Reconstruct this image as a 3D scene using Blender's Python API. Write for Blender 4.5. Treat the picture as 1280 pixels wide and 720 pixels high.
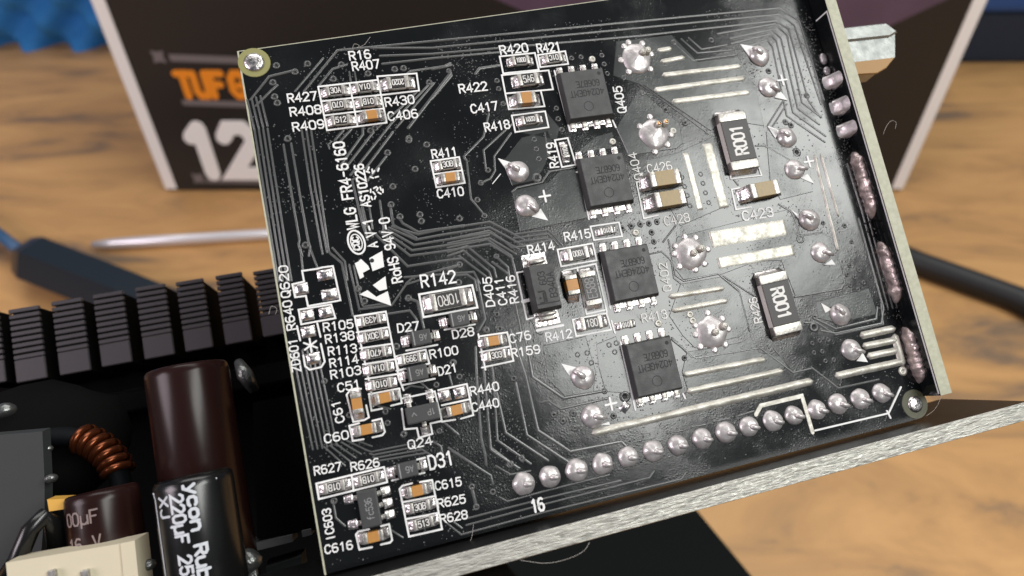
import bpy, bmesh, math, random
from mathutils import Vector, Matrix, noise
random.seed(7)
scn = bpy.context.scene
for o in list(bpy.data.objects): bpy.data.objects.remove(o)
COL = scn.collection
# ------------------------------------------------------------------ camera, light, exposure (1 unit = 1 cm)
CAMH, PITCH, FPX = 18.1, 41.3, 850.0
cd = bpy.data.cameras.new('camera'); cam = bpy.data.objects.new('camera', cd); COL.objects.link(cam)
cam.location = (0, 0, CAMH); cam.rotation_euler = (math.radians(90 - PITCH), 0, 0)
cd.sensor_width = 36; cd.lens = FPX / 1280 * 36; cd.clip_start = 0.1; cd.clip_end = 1000
cd.dof.use_dof = True; cd.dof.focus_distance = 6.7; cd.dof.aperture_fstop = 0.31
scn.camera = cam
wd = bpy.data.worlds.new('World'); scn.world = wd; wd.use_nodes = True
wd.node_tree.nodes['Background'].inputs[0].default_value = (0.80, 0.88, 1.0, 1)
wd.node_tree.nodes['Background'].inputs[1].default_value = 0.12
def lamp(name, loc, target, sx, sy, power, color):
    l = bpy.data.lights.new(name, 'AREA'); l.shape = 'RECTANGLE'; l.size = sx; l.size_y = sy
    l.energy = power; l.color = color
    o = bpy.data.objects.new(name, l); COL.objects.link(o); o.location = loc
    o.rotation_euler = (Vector(target) - Vector(loc)).to_track_quat('-Z', 'Y').to_euler()
    return o
BC = Vector((0.87246, 5.2665, 14.04866))            # middle of the circuit board
lamp('window_light', BC + Vector((0.62, -0.29, 0.73)) * 62, BC, 42, 18, 33000, (0.985, 1.0, 0.96))
lamp('ceiling_light', BC + Vector((0.02, 0.46, 0.88)) * 90, BC, 100, 46, 60000, (1.0, 0.98, 0.95))
lamp('pink_side_light', BC + Vector((-0.74, -0.42, 0.50)) * 60, BC + Vector((0, 8, -4)), 26, 26, 20000, (1.0, 0.87, 0.94))
vs = scn.view_settings; vs.view_transform = 'Standard'; vs.look = 'None'; vs.exposure = 0.0; vs.gamma = 1
scn.render.engine = 'CYCLES'
# ------------------------------------------------------------------ frames
FW = Vector((0, math.cos(math.radians(PITCH)), -math.sin(math.radians(PITCH))))
UP = Vector((0, math.sin(math.radians(PITCH)), math.cos(math.radians(PITCH))))
BX = Vector((0.9601, 0.27944, -0.01139)).normalized()
BZ = Vector((0.18771, -0.61367, 0.76693)); BZ = (BZ - BX * BZ.dot(BX)).normalized()
BY = BZ.cross(BX)
BM = Matrix(((BX.x, BY.x, BZ.x, BC.x), (BX.y, BY.y, BZ.y, BC.y), (BX.z, BY.z, BZ.z, BC.z), (0, 0, 0, 1)))
CL = BM.inverted() @ Vector((0, 0, CAMH)) * 10      # camera in board millimetres
def ray(x, y): return Vector((1, 0, 0)) * ((x - 640) / FPX) - UP * ((y - 360) / FPX) + FW
def P(x, y, n=0.0):                                  # photograph point -> board millimetres on the plane z = n
    d = BM.to_3x3().transposed() @ ray(x, y); t = (n - CL.z) / d.z
    return (CL.x + d.x * t, CL.y + d.y * t)
def PU(x, y, u):                                     # same, on a plane standing on the board at x = u
    d = BM.to_3x3().transposed() @ ray(x, y); t = (u - CL.x) / d.x
    return (CL.y + d.y * t, CL.z + d.z * t)
def PV(x, y, v):
    d = BM.to_3x3().transposed() @ ray(x, y); t = (v - CL.y) / d.y
    return (CL.x + d.x * t, CL.z + d.z * t)
def DK(x, y, z=0.0):                                 # on a level plane of the desk (cm)
    d = ray(x, y); t = (z - CAMH) / d.z
    return Vector((0, 0, CAMH)) + d * t
SH = dict(a=(280,40,4.5), b=(540,0,4.5), c=(800,0,3.7647), d=(300,160,4.5), e=(560,140,4.5), f=(780,140,4.5),
          g=(330,310,4.5), h=(580,270,4.5), i=(820,260,4.5), j=(360,440,4.5), k=(600,400,4.5), l=(840,380,3.3684),
          m=(380,540,4.0), n=(620,500,3.2737), o=(980,0,3.6), p=(1000,180,2.18), r=(330,150,7.2), s=(420,200,7.2),
          t=(390,260,7.2), v=(560,470,7.2), w=(480,560,5.54), y=(560,280,7.2), z=(480,60,7.2), x=(0,0,1))
def Q(s, x, y, n=0.0):
    ox, oy, k = SH[s]; return P(ox + x / k, oy + y / k, n)
def QL(s, pts): return [Q(s, *p) for p in pts]
# ------------------------------------------------------------------ materials
MAT = {}
def mat(name, col, rough=0.5, metal=0.0, coat=0.0, spec=0.5, var=None, bump=None, rvar=None, ior=None):
    """var=(scale, colour2, lo, hi)   bump=(scale, strength, distance)   rvar=(scale, rough2)"""
    m = bpy.data.materials.new(name); m.use_nodes = True; nt = m.node_tree; N = nt.nodes; L = nt.links
    b = N['Principled BSDF']; b.inputs['Base Color'].default_value = (*col, 1); b.inputs['Roughness'].default_value = rough
    b.inputs['Metallic'].default_value = metal; b.inputs['Coat Weight'].default_value = coat
    b.inputs['Specular IOR Level'].default_value = spec
    tc = N.new('ShaderNodeTexCoord')
    def nz(scale, detail=4.0):
        n = N.new('ShaderNodeTexNoise'); n.inputs['Scale'].default_value = scale; n.inputs['Detail'].default_value = detail
        L.new(tc.outputs['Object'], n.inputs['Vector']); return n
    if var:
        n = nz(var[0]); r = N.new('ShaderNodeValToRGB'); r.color_ramp.elements[0].position = var[2]; r.color_ramp.elements[1].position = var[3]
        r.color_ramp.elements[0].color = (*col, 1); r.color_ramp.elements[1].color = (*var[1], 1)
        L.new(n.outputs['Fac'], r.inputs[0]); L.new(r.outputs[0], b.inputs['Base Color'])
    if rvar:
        n = nz(rvar[0]); r = N.new('ShaderNodeMapRange'); r.inputs[1].default_value = 0.35; r.inputs[2].default_value = 0.68
        r.inputs[3].default_value = rough; r.inputs[4].default_value = rvar[1]
        L.new(n.outputs['Fac'], r.inputs[0]); L.new(r.outputs[0], b.inputs['Roughness'])
    if bump:
        n = nz(bump[0], 3.0); bp = N.new('ShaderNodeBump'); bp.inputs['Strength'].default_value = bump[1]; bp.inputs['Distance'].default_value = bump[2]
        L.new(n.outputs['Fac'], bp.inputs['Height']); L.new(bp.outputs[0], b.inputs['Normal'])
    MAT[name] = m; return m
def mask_mat(name, col, r0, r1):
    """glossy solder mask with grainy flux residue in patches"""
    m = mat(name, col, r0); nt = m.node_tree; N = nt.nodes; L = nt.links; b = N['Principled BSDF']
    tc = N.new('ShaderNodeTexCoord')
    def nz(sc, det=3.0):
        n = N.new('ShaderNodeTexNoise'); n.inputs['Scale'].default_value = sc; n.inputs['Detail'].default_value = det
        L.new(tc.outputs['Object'], n.inputs['Vector']); return n
    big = nz(1.6, 5.0); ramp = N.new('ShaderNodeMapRange'); ramp.inputs[1].default_value = 0.46; ramp.inputs[2].default_value = 0.66
    L.new(big.outputs['Fac'], ramp.inputs[0])
    rr = N.new('ShaderNodeMapRange'); rr.inputs[3].default_value = r0; rr.inputs[4].default_value = r1
    L.new(ramp.outputs[0], rr.inputs[0]); L.new(rr.outputs[0], b.inputs['Roughness'])
    vo = N.new('ShaderNodeTexVoronoi'); vo.inputs['Scale'].default_value = 26; L.new(tc.outputs['Object'], vo.inputs['Vector'])
    dr = N.new('ShaderNodeMapRange'); dr.inputs[1].default_value = 0.0; dr.inputs[2].default_value = 0.32; dr.inputs[3].default_value = 1; dr.inputs[4].default_value = 0
    L.new(vo.outputs['Distance'], dr.inputs[0])
    fine = nz(70, 2.0)
    mx = N.new('ShaderNodeMath'); mx.operation = 'MULTIPLY_ADD'; L.new(dr.outputs[0], mx.inputs[0]); mx.inputs[1].default_value = 0.8; L.new(fine.outputs['Fac'], mx.inputs[2])
    m2 = N.new('ShaderNodeMath'); m2.operation = 'MULTIPLY'; L.new(mx.outputs[0], m2.inputs[0])
    r2 = N.new('ShaderNodeMapRange'); r2.inputs[3].default_value = 0.10; r2.inputs[4].default_value = 1.1
    L.new(ramp.outputs[0], r2.inputs[0]); L.new(r2.outputs[0], m2.inputs[1])
    med = nz(7, 3.0); m3 = N.new('ShaderNodeMath'); m3.operation = 'MULTIPLY_ADD'
    L.new(med.outputs['Fac'], m3.inputs[0]); m3.inputs[1].default_value = 0.5; L.new(m2.outputs[0], m3.inputs[2])
    bp = N.new('ShaderNodeBump'); bp.inputs['Strength'].default_value = 0.34; bp.inputs['Distance'].default_value = 0.005
    L.new(m3.outputs[0], bp.inputs['Height']); L.new(bp.outputs[0], b.inputs['Normal'])
    return m
mask_mat('mask', (0.005, 0.006, 0.0065), 0.15, 0.25)
mat('mask_trace', (0.085, 0.088, 0.086), 0.14, rvar=(20, 0.24), bump=(60, 0.12, 0.004))
mask_mat('mask_copper', (0.036, 0.040, 0.039), 0.20, 0.32)
mat('silk', (0.76, 0.76, 0.745), 0.6, bump=(40, 0.3, 0.004))
mat('solder', (0.60, 0.57, 0.56), 0.22, 1.0, rvar=(30, 0.42), bump=(24, 0.6, 0.016))
mat('pin_solder', (0.58, 0.55, 0.54), 0.28, 0.6, var=(16, (0.42, 0.39, 0.39), 0.42, 0.66), rvar=(14, 0.55), bump=(30, 0.3, 0.010))
mat('strip_solder', (0.55, 0.53, 0.48), 0.42, 0.6, var=(7, (0.36, 0.345, 0.30), 0.38, 0.66), rvar=(22, 0.58), bump=(40, 0.35, 0.008))
mat('terminal', (0.46, 0.44, 0.41), 0.40, 0.75, var=(35, (0.30, 0.285, 0.26), 0.4, 0.7), bump=(50, 0.4, 0.006))
mat('resistor_body', (0.018, 0.016, 0.015), 0.42, bump=(40, 0.15, 0.004))
mat('ceramic', (0.62, 0.60, 0.56), 0.5)
mat('cap_orange', (0.46, 0.215, 0.045), 0.45, var=(30, (0.40, 0.19, 0.05), 0.3, 0.7))
mat('cap_tan', (0.31, 0.225, 0.095), 0.45, var=(30, (0.26, 0.19, 0.09), 0.3, 0.7))
mat('epoxy', (0.040, 0.041, 0.041), 0.44, rvar=(9, 0.6), bump=(90, 0.35, 0.004))
mat('engrave', (0.010, 0.010, 0.010), 0.65)
mat('mark_grey', (0.26, 0.26, 0.26), 0.6)
mat('mark_white', (0.68, 0.67, 0.64), 0.6)
mat('r001_body', (0.030, 0.027, 0.026), 0.5, bump=(60, 0.2, 0.004))
mat('laminate', (0.44, 0.44, 0.33), 0.55, var=(20, (0.37, 0.37, 0.27), 0.35, 0.65), bump=(30, 0.3, 0.008))
mat('laminate_ring', (0.26, 0.25, 0.10), 0.4)
mat('hole_dark', (0.002, 0.002, 0.002), 0.6)  # flat black disc, paints the shade inside a hole that is not cut
mat('copper_wire', (0.75, 0.36, 0.16), 0.3, 1.0)
mat('cut_metal', (0.40, 0.395, 0.365), 0.45, 0.8, rvar=(25, 0.65))
mat('plate_face', (0.010, 0.010, 0.010), 0.34, spec=0.28)
mat('joint_solder', (0.60, 0.51, 0.48), 0.30, 0.65, var=(12, (0.40, 0.32, 0.30), 0.4, 0.65), rvar=(16, 0.5), bump=(20, 0.55, 0.02))
mat('zinc', (0.30, 0.31, 0.30), 0.45, 0.8, rvar=(9, 0.6), bump=(16, 0.3, 0.01))
mat('lug_dark', (0.17, 0.175, 0.17), 0.35, 0.8, bump=(14, 0.6, 0.03))
mat('tab_reflection', (0.26, 0.15, 0.06), 0.5, 0.4)  # orange reflection on the tab, held as a surface colour
mat('laminate_dark', (0.075, 0.075, 0.045), 0.4)
mat('fin_black', (0.052, 0.046, 0.050), 0.42, 0.3, bump=(20, 0.15, 0.004))
mat('black_metal', (0.006, 0.007, 0.007), 0.7, spec=0.05)
mat('black_dull', (0.003, 0.003, 0.003), 0.8, spec=0.05)
mat('brown_sleeve', (0.016, 0.006, 0.005), 0.26, spec=0.22)
mat('black_sleeve', (0.006, 0.006, 0.006), 0.25)
mat('sleeve_print', (0.55, 0.57, 0.60), 0.5)
mat('dull_print', (0.20, 0.15, 0.14), 0.5)
mat('cream', (0.58, 0.52, 0.38), 0.5)
mat('grey_block', (0.022, 0.025, 0.025), 0.6)
mat('toroid_core', (0.004, 0.005, 0.006), 0.7, spec=0.1)
mat('enamel_copper', (0.15, 0.040, 0.014), 0.28, 0.8)
mat('yellow_tape', (0.62, 0.34, 0.06), 0.45)
mat('grey_plastic', (0.11, 0.11, 0.115), 0.5)
mat('box_black', (0.014, 0.013, 0.013), 0.42)
mat('box_purple', (0.115, 0.068, 0.115), 0.45, var=(0.25, (0.075, 0.048, 0.078), 0.35, 0.7))
mat('box_white', (0.86, 0.84, 0.82), 0.6)
mat('box_orange', (0.85, 0.27, 0.015), 0.5)
mat('box_grey', (0.17, 0.15, 0.15), 0.5)
mat('blue_foam', (0.03, 0.24, 0.62), 0.8)
mat('blue_bin', (0.02, 0.085, 0.30), 0.5)
mat('navy_bin', (0.010, 0.025, 0.055), 0.5)
mat('handle_dark', (0.012, 0.018, 0.026), 0.30)
mat('handle_blue', (0.03, 0.09, 0.19), 0.4)
mat('chrome', (0.80, 0.77, 0.80), 0.3, 0.5)
mat('rubber', (0.010, 0.010, 0.011), 0.5)
mat('lint', (0.5, 0.47, 0.43), 0.8)
# plate edge: sawn metal with streaks along its length
m = MAT['cut_metal']; nt = m.node_tree; N = nt.nodes; L = nt.links
tc = N.new('ShaderNodeTexCoord'); mp = N.new('ShaderNodeMapping'); mp.inputs['Scale'].default_value = (4.5, 26, 26)
n1 = N.new('ShaderNodeTexNoise'); n1.inputs['Scale'].default_value = 1.6; n1.inputs['Detail'].default_value = 5; n1.inputs['Distortion'].default_value = 0.6
bp = N.new('ShaderNodeBump'); bp.inputs['Strength'].default_value = 0.55; bp.inputs['Distance'].default_value = 0.02
L.new(tc.outputs['Object'], mp.inputs[0]); L.new(mp.outputs[0], n1.inputs['Vector']); L.new(n1.outputs['Fac'], bp.inputs['Height'])
L.new(bp.outputs[0], N['Principled BSDF'].inputs['Normal'])
cr = N.new('ShaderNodeValToRGB'); cr.color_ramp.elements[0].position = 0.30; cr.color_ramp.elements[0].color = (0.25, 0.247, 0.222, 1); cr.color_ramp.elements[1].position = 0.50; cr.color_ramp.elements[1].color = (0.46, 0.45, 0.41, 1)
L.new(n1.outputs['Fac'], cr.inputs[0]); L.new(cr.outputs[0], N['Principled BSDF'].inputs['Base Color'])
# desk wood
m = mat('wood', (0.40, 0.22, 0.085), 0.5); nt = m.node_tree; N = nt.nodes; L = nt.links
tc = N.new('ShaderNodeTexCoord'); mp = N.new('ShaderNodeMapping'); mp.inputs['Scale'].default_value = (0.10, 0.32, 1); mp.inputs['Rotation'].default_value = (0, 0, 0.1)
n1 = N.new('ShaderNodeTexNoise'); n1.inputs['Scale'].default_value = 1.3; n1.inputs['Detail'].default_value = 6; n1.inputs['Roughness'].default_value = 0.62; n1.inputs['Distortion'].default_value = 0.7
r1 = N.new('ShaderNodeValToRGB'); e = r1.color_ramp.elements
e[0].position = 0.31; e[0].color = (0.20, 0.13, 0.08, 1); e[1].position = 0.52; e[1].color = (0.54, 0.295, 0.112, 1)
x = r1.color_ramp.elements.new(0.42); x.color = (0.45, 0.245, 0.095, 1); x = r1.color_ramp.elements.new(0.75); x.color = (0.65, 0.37, 0.145, 1)
L.new(tc.outputs['Object'], mp.inputs[0]); L.new(mp.outputs[0], n1.inputs['Vector']); L.new(n1.outputs['Fac'], r1.inputs[0])
L.new(r1.outputs[0], N['Principled BSDF'].inputs['Base Color'])
# ------------------------------------------------------------------ object helpers
def tag(o, label=None, cat=None, group=None, kind=None):
    if label: o['label'] = label
    if cat: o['category'] = cat
    if group: o['group'] = group
    if kind: o['kind'] = kind
    return o
def empty(name, m4=None, parent=None):
    o = bpy.data.objects.new(name, None); COL.objects.link(o); o.empty_display_size = 0.3
    if parent: o.parent = parent
    if m4 is not None: o.matrix_world = m4 if not parent else m4
    return o
def mesh_of(name, V, Fc, mats, mi=None, smooth=False):
    me = bpy.data.meshes.new(name); me.from_pydata(V, [], Fc)
    for q in (mats if isinstance(mats, (list, tuple)) else [mats]): me.materials.append(MAT[q])
    if mi: me.polygons.foreach_set('material_index', mi)
    if smooth: me.polygons.foreach_set('use_smooth', [True] * len(Fc))
    me.update(); return me
def put(name, me, parent=None, loc=(0, 0, 0), rz=0.0):
    o = bpy.data.objects.new(name, me); COL.objects.link(o); o.parent = parent; o.location = loc; o.rotation_euler = (0, 0, rz); return o
def S(V, k=0.1): return [(a * k, b * k, c * k) for a, b, c in V]
class MB:                                            # collects shapes in millimetres
    def __init__(s): s.V = []; s.F = []; s.M = []
    def add(s, V, Fc, mi=0):
        n = len(s.V); s.V += [tuple(v) for v in V]; s.F += [tuple(n + i for i in f) for f in Fc]; s.M += [mi] * len(Fc)
    def mesh(s, name, mats, smooth=False, k=0.1): return mesh_of(name, S(s.V, k), s.F, mats, s.M, smooth)
def sweep(mb, pts, width, prof, closed=False, taper=False, z0=0.0, mi=0):
    """ribbon along a polyline on the board: prof = [(across -0.5..0.5, height)]"""
    p = [Vector((a, b)) for a, b in pts]
    q = [p[0]]
    for a in p[1:]:
        if (a - q[-1]).length > 1e-5: q.append(a)
    p = q
    if closed and (p[0] - p[-1]).length < 1e-4: p.pop()
    n = len(p)
    if n < 2: return
    secs = []
    for i in range(n):
        if closed or 0 < i < n - 1:
            d0 = (p[i] - p[i - 1]).normalized(); d1 = (p[(i + 1) % n] - p[i]).normalized()
            t = d0 + d1
            t = t.normalized() if t.length > 1e-3 else d1
            nn = Vector((-t.y, t.x)); c = max(0.45, abs(nn.dot(Vector((-d0.y, d0.x))))); secs.append((p[i], nn / c, 1.0))
        else:
            d = ((p[1] - p[0]) if i == 0 else (p[-1] - p[-2])).normalized(); nn = Vector((-d.y, d.x))
            if taper:
                sg = -1 if i == 0 else 1; h = width / 2
                cap = [(p[i] + d * sg * h * 0.98, nn, 0.25), (p[i] + d * sg * h * 0.7, nn, 0.74), (p[i], nn, 1.0)]
                secs += cap if i == 0 else cap[::-1]
            else: secs.append((p[i], nn, 1.0))
    m = len(prof); V = []; Fc = []
    for c, nn, s in secs:
        for a, h in prof:
            w = c + nn * (a * width * s); V.append((w.x, w.y, z0 + h * (1.0 if s > 0.9 else (0.93 if s > 0.5 else 0.55) if len(prof) > 4 else 1.0)))
    k = len(secs)
    for i in range(k if closed else k - 1):
        j = (i + 1) % k
        for a in range(m - 1): Fc.append((i * m + a + 1, i * m + a, j * m + a, j * m + a + 1))
    if not closed: Fc.append(tuple(range(m))); Fc.append(tuple((k - 1) * m + a for a in range(m))[::-1])
    mb.add(V, Fc, mi)
def flatp(h): return [(-0.5, 0.0), (-0.47, h), (0.47, h), (0.5, 0.0)]
def roundp(h): return [(-0.5, 0.0), (-0.38, h * 0.62), (-0.2, h * 0.93), (0, h), (0.2, h * 0.93), (0.38, h * 0.62), (0.5, 0.0)]
def trap(h): return [(-0.5, 0.0), (-0.34, h * 0.75), (-0.2, h), (0.2, h), (0.34, h * 0.75), (0.5, 0.0)]
def boxm(mb, x0, x1, y0, y1, z0, z1, mi=0, bev=0.0, seg=1):
    bm = bmesh.new(); bmesh.ops.create_cube(bm, size=1)
    for v in bm.verts: v.co = Vector(((x0 + x1) / 2 + v.co.x * (x1 - x0), (y0 + y1) / 2 + v.co.y * (y1 - y0), (z0 + z1) / 2 + v.co.z * (z1 - z0)))
    if bev: bmesh.ops.bevel(bm, geom=list(bm.edges), offset=bev, segments=seg, affect='EDGES', profile=0.6)
    bm.verts.index_update(); mb.add([v.co[:] for v in bm.verts], [[v.index for v in f.verts] for f in bm.faces], mi); bm.free()
def prism(mb, poly, z0, z1, mi=0, inset=0.0):
    a = sum(poly[i][0] * poly[(i + 1) % len(poly)][1] - poly[(i + 1) % len(poly)][0] * poly[i][1] for i in range(len(poly)))
    if a < 0: poly = poly[::-1]
    n = len(poly); cx = sum(p[0] for p in poly) / n; cy = sum(p[1] for p in poly) / n
    top = poly
    if inset:
        top = []
        for i in range(n):
            p = Vector(poly[i]); d0 = (p - Vector(poly[i - 1])).normalized(); d1 = (Vector(poly[(i + 1) % n]) - p).normalized()
            t = (d0 + d1).normalized(); nn = Vector((-t.y, t.x)); c = max(0.4, nn.dot(Vector((-d0.y, d0.x)))); top.append(tuple(p + nn * (inset / c)))
    V = [(x, y, z0) for x, y in poly] + [(x, y, z1) for x, y in top]
    mb.add(V, [tuple(range(n, 2 * n)), tuple(range(n))[::-1]] + [(i, (i + 1) % n, n + (i + 1) % n, n + i) for i in range(n)], mi)
def lathe(mb, prof, seg=20, c=(0, 0, 0), mi=0, axis='z', sq=1.0):
    V = []; Fc = []; m = len(prof)
    for i in range(seg):
        a = 2 * math.pi * i / seg
        for r, z in prof:
            x, y = r * math.cos(a), r * math.sin(a) * sq
            V.append({'z': (c[0] + x, c[1] + y, c[2] + z), 'y': (c[0] + x, c[1] + z, c[2] - y), 'x': (c[0] + z, c[1] + x, c[2] + y)}[axis])
    for i in range(seg):
        j = (i + 1) % seg
        for k in range(m - 1): Fc.append((i * m + k, j * m + k, j * m + k + 1, i * m + k + 1))
    Fc.append(tuple(i * m + m - 1 for i in range(seg))); Fc.append(tuple(i * m for i in range(seg))[::-1])
    mb.add(V, Fc, mi)
def tube(mb, pts, r, seg=8, mi=0, radii=None):
    p = [Vector(a) for a in pts]; V = []; Fc = []; n = len(p); up = Vector((0.13, 0.27, 1)).normalized()
    for i in range(n):
        t = (p[min(i + 1, n - 1)] - p[max(i - 1, 0)]).normalized(); s = t.cross(up).normalized(); u = s.cross(t)
        rr = radii[i] if radii else r
        for k in range(seg):
            a = 2 * math.pi * k / seg; V.append(tuple(p[i] + (s * math.cos(a) + u * math.sin(a)) * rr))
    for i in range(n - 1):
        for k in range(seg): Fc.append((i * seg + k, i * seg + (k + 1) % seg, (i + 1) * seg + (k + 1) % seg, (i + 1) * seg + k))
    Fc.append(tuple(range(seg))[::-1]); Fc.append(tuple((n - 1) * seg + k for k in range(seg))); mb.add(V, Fc, mi)
def sphere(mb, c, r, mi=0, sx=1, sy=1, sz=1, seg=12, rings=8):
    prof = [(max(r * math.sin(math.pi * k / rings), 1e-4), -r * math.cos(math.pi * k / rings)) for k in range(rings + 1)]
    n = len(mb.V); lathe(mb, prof, seg, (0, 0, 0), mi)
    for i in range(n, len(mb.V)): v = mb.V[i]; mb.V[i] = (c[0] + v[0] * sx, c[1] + v[1] * sy, c[2] + v[2] * sz)
# ------------------------------------------------------------------ stroke lettering (grid 4 wide, 6 high)
GL = {'0': '1,0 3,0 4,1.2 4,4.8 3,6 1,6 0,4.8 0,1.2 1,0', '1': '2.3,6 2.3,0|0.9,4.8 2.2,5.9', '2': '0,4.8 1,6 3,6 4,5 4,4 0,0 4,0',
 '3': '0,5 1,6 3,6 4,5 4,4.1 3,3.2 1.6,3.2|3,3.2 4,2.3 4,1 3,0 1,0 0,1', '4': '3,0 3,6 0,1.8 4.2,1.8', '5': '3.8,6 0.5,6 0.2,3.3 1,3.8 3,3.8 4,2.8 4,1 3,0 1,0 0,1',
 '6': '3.5,5.6 2.8,6 1.2,6 0,4.6 0,1.2 1,0 3,0 4,1.1 4,2.4 3,3.4 1,3.4 0,2.4', '7': '0,6 4,6 1.4,0', '9': '0.5,0.4 1.2,0 2.8,0 4,1.4 4,4.8 3,6 1,6 0,4.9 0,3.6 1,2.6 3,2.6 4,3.6',
 '8': '1,3.2 0,4.1 0,5.1 1,6 3,6 4,5.1 4,4.1 3,3.2 1,3.2 0,2.2 0,1 1,0 3,0 4,1 4,2.2 3,3.2', 'A': '0,0 2,6 4,0|0.7,2 3.3,2', 'B': '0,0 0,6 3,6 4,5.2 4,4 3,3.2 0,3.2|3,3.2 4,2.3 4,0.9 3,0 0,0',
 'C': '4,1.2 3,0 1.2,0 0,1.4 0,4.6 1.2,6 3,6 4,4.8', 'D': '0,0 0,6 2.4,6 4,4.6 4,1.4 2.4,0 0,0', 'E': '4,0 0,0 0,6 4,6|0,3.1 3,3.1', 'F': '0,0 0,6 4,6|0,3.1 3,3.1',
 'G': '4,4.8 3,6 1.2,6 0,4.6 0,1.4 1.2,0 3,0 4,1.2 4,2.8 2.4,2.8', 'H': '0,0 0,6|4,0 4,6|0,3 4,3', 'I': '2,0 2,6', 'J': '0,1 1,0 2.4,0 3.4,1 3.4,6', 'K': '0,0 0,6|4,6 0,2.4|1.4,3.6 4,0',
 'L': '0,6 0,0 4,0', 'M': '0,0 0,6 2,2.6 4,6 4,0', 'N': '0,0 0,6 4,0 4,6', 'O': '1,0 3,0 4,1.2 4,4.8 3,6 1,6 0,4.8 0,1.2 1,0', 'P': '0,0 0,6 3,6 4,5 4,3.6 3,2.7 0,2.7',
 'Q': '1,0 3,0 4,1.2 4,4.8 3,6 1,6 0,4.8 0,1.2 1,0|2.5,1.6 4.2,-0.6', 'R': '0,0 0,6 3,6 4,5.1 4,3.9 3,3 0,3|2,3 4,0', 'S': '0,1 1,0 3,0 4,1 4,2.2 3,3 1,3.1 0,4 0,5 1,6 3,6 4,5',
 'T': '0,6 4,6|2,6 2,0', 'U': '0,6 0,1.2 1,0 3,0 4,1.2 4,6', 'V': '0,6 2,0 4,6', 'W': '0,6 0.9,0 2,3.6 3.1,0 4,6', 'X': '0,0 4,6|0,6 4,0', 'Y': '0,6 2,3 4,6|2,3 2,0', 'Z': '0,6 4,6 0,0 4,0',
 '+': '2,1 2,5|0,3 4,3', '-': '0.6,3 3.4,3', '*': '2,1 2,5|0.3,2 3.7,4|0.3,4 3.7,2', 'o': '1,0 3,0 4,1 4,3 3,4 1,4 0,3 0,1 1,0', 'c': '3.8,0.6 3,0 1,0 0,1 0,3 1,4 3,4 3.8,3.4',
 'f': '1.2,0 1.2,5 2,6 3.4,6|0,3.8 3,3.8', 'u': '0,4 0,1 1,0 2.6,0 4,1.2|4,4 4,0', 'm': '0,-1.6 0,4|0,1 1,0 2.6,0 4,1.2|4,4 4,0', 'b': '0,6 0,0 3,0 4,1 4,3 3,4 0,4', 'y': '0,4 2,0.2|4,4 1.2,-1.6 0,-1.6', 'n': '0,0 0,4|0,2.8 1.4,4 3,4 4,3 4,0',
 'v': '0,4 2,0 4,4', ' ': ''}
def glyph_strokes(ch):
    return [[tuple(map(float, q.split(','))) for q in st.split(' ')] for st in GL.get(ch, '').split('|') if st]
def text_mb(txt, length, height, stroke, thick, mapf=None, adv=5.6):
    """strokes on the plane: origin at the left of the baseline, running along +x"""
    mb = MB(); tot = adv * len(txt) - (adv - 4); sx = length / tot; sy = height / 6; k = 0
    for i, ch in enumerate(txt):
        for st in glyph_strokes(ch):
            pts = [((i * adv + a) * sx, b * sy) for a, b in st]; cl = len(st) > 3 and st[0] == st[-1]
            sweep(mb, pts, stroke, flatp(thick + 0.0015 * (k % 7)), closed=cl, taper=not cl); k += 1
    if mapf: mb.V = [mapf(*v) for v in mb.V]
    return mb
# ------------------------------------------------------------------ SETTING: desk
def quadbox(name, x0, x1, y0, y1, z0, z1, m, parent=None, bev=0.0):
    mb = MB(); boxm(mb, x0, x1, y0, y1, z0, z1, 0, bev, 2); return put(name, mb.mesh(name, m, k=1.0), parent)
desk = quadbox('desk', -90, 90, -40, 110, -3, 0, 'wood'); tag(desk, kind='structure')
# ------------------------------------------------------------------ packaging box behind
YB = DK(640, 239).y
def BF(x, y):                                        # point of the box front
    d = ray(x, y); t = YB / d.y; q = Vector((0, 0, CAMH)) + d * t; return (q.x, q.z)
xl = BF(210, 241)[0]; xr = BF(1126, 239)[0]; HT = 24.0
bx = empty('packaging_box', Matrix.Translation((0, YB, 0)))
tag(bx, 'black printed cardboard box with white edges standing behind the circuit board', 'box')
def bpart(name, poly, y0, y1, m):
    mb = MB(); prism(mb, poly, 0, 1); mb.V = [(a, y0 if c < 0.5 else y1, b) for a, b, c in mb.V]; return put(name, mb.mesh(name, m, k=1.0), bx)
mb = MB(); boxm(mb, xl, xr, 0, 14, 0.02, HT, 0, 0.12, 2); put('carton', mb.mesh('carton', 'box_black', k=1.0), bx)
w = 0.52
bpart('edge_strip', [(xl - 0.02, 0.15), (xl + w, 0.15), (xl + w, HT), (xl - 0.02, HT)], 0.1, -0.03, 'box_white')
bpart('edge_strip', [(xr - w, 0.15), (xr + 0.02, 0.15), (xr + 0.02, HT), (xr - w, HT)], 0.1, -0.03, 'box_white')
bpart('print_or_highlight', [BF(*q) for q in ((600, -10), (690, 30), (760, 60), (1040, 66), (1117, 30), (1186, -2), (1240, -60), (560, -60))], 0.02, -0.015, 'box_purple')
bpart('print_or_highlight', [BF(*q) for q in ((742, -8), (800, 6), (830, -12), (790, -30))], 0.02, -0.022, 'box_grey')  # light highlight on the box front, painted as a grey patch
for (x0, y0, x1, y1, wd_) in ((212, 72, 420, 80, 0.30), (228, 128, 420, 134, 0.26), (258, 225, 480, 229, 0.30)):
    a, b = BF(x0, y0), BF(x1, y1); bpart('printed_bar', [(a[0], a[1] - wd_ / 2), (b[0], b[1] - wd_ / 2), (b[0], b[1] + wd_ / 2), (a[0], a[1] + wd_ / 2)], 0.02, -0.012, 'box_grey')
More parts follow.
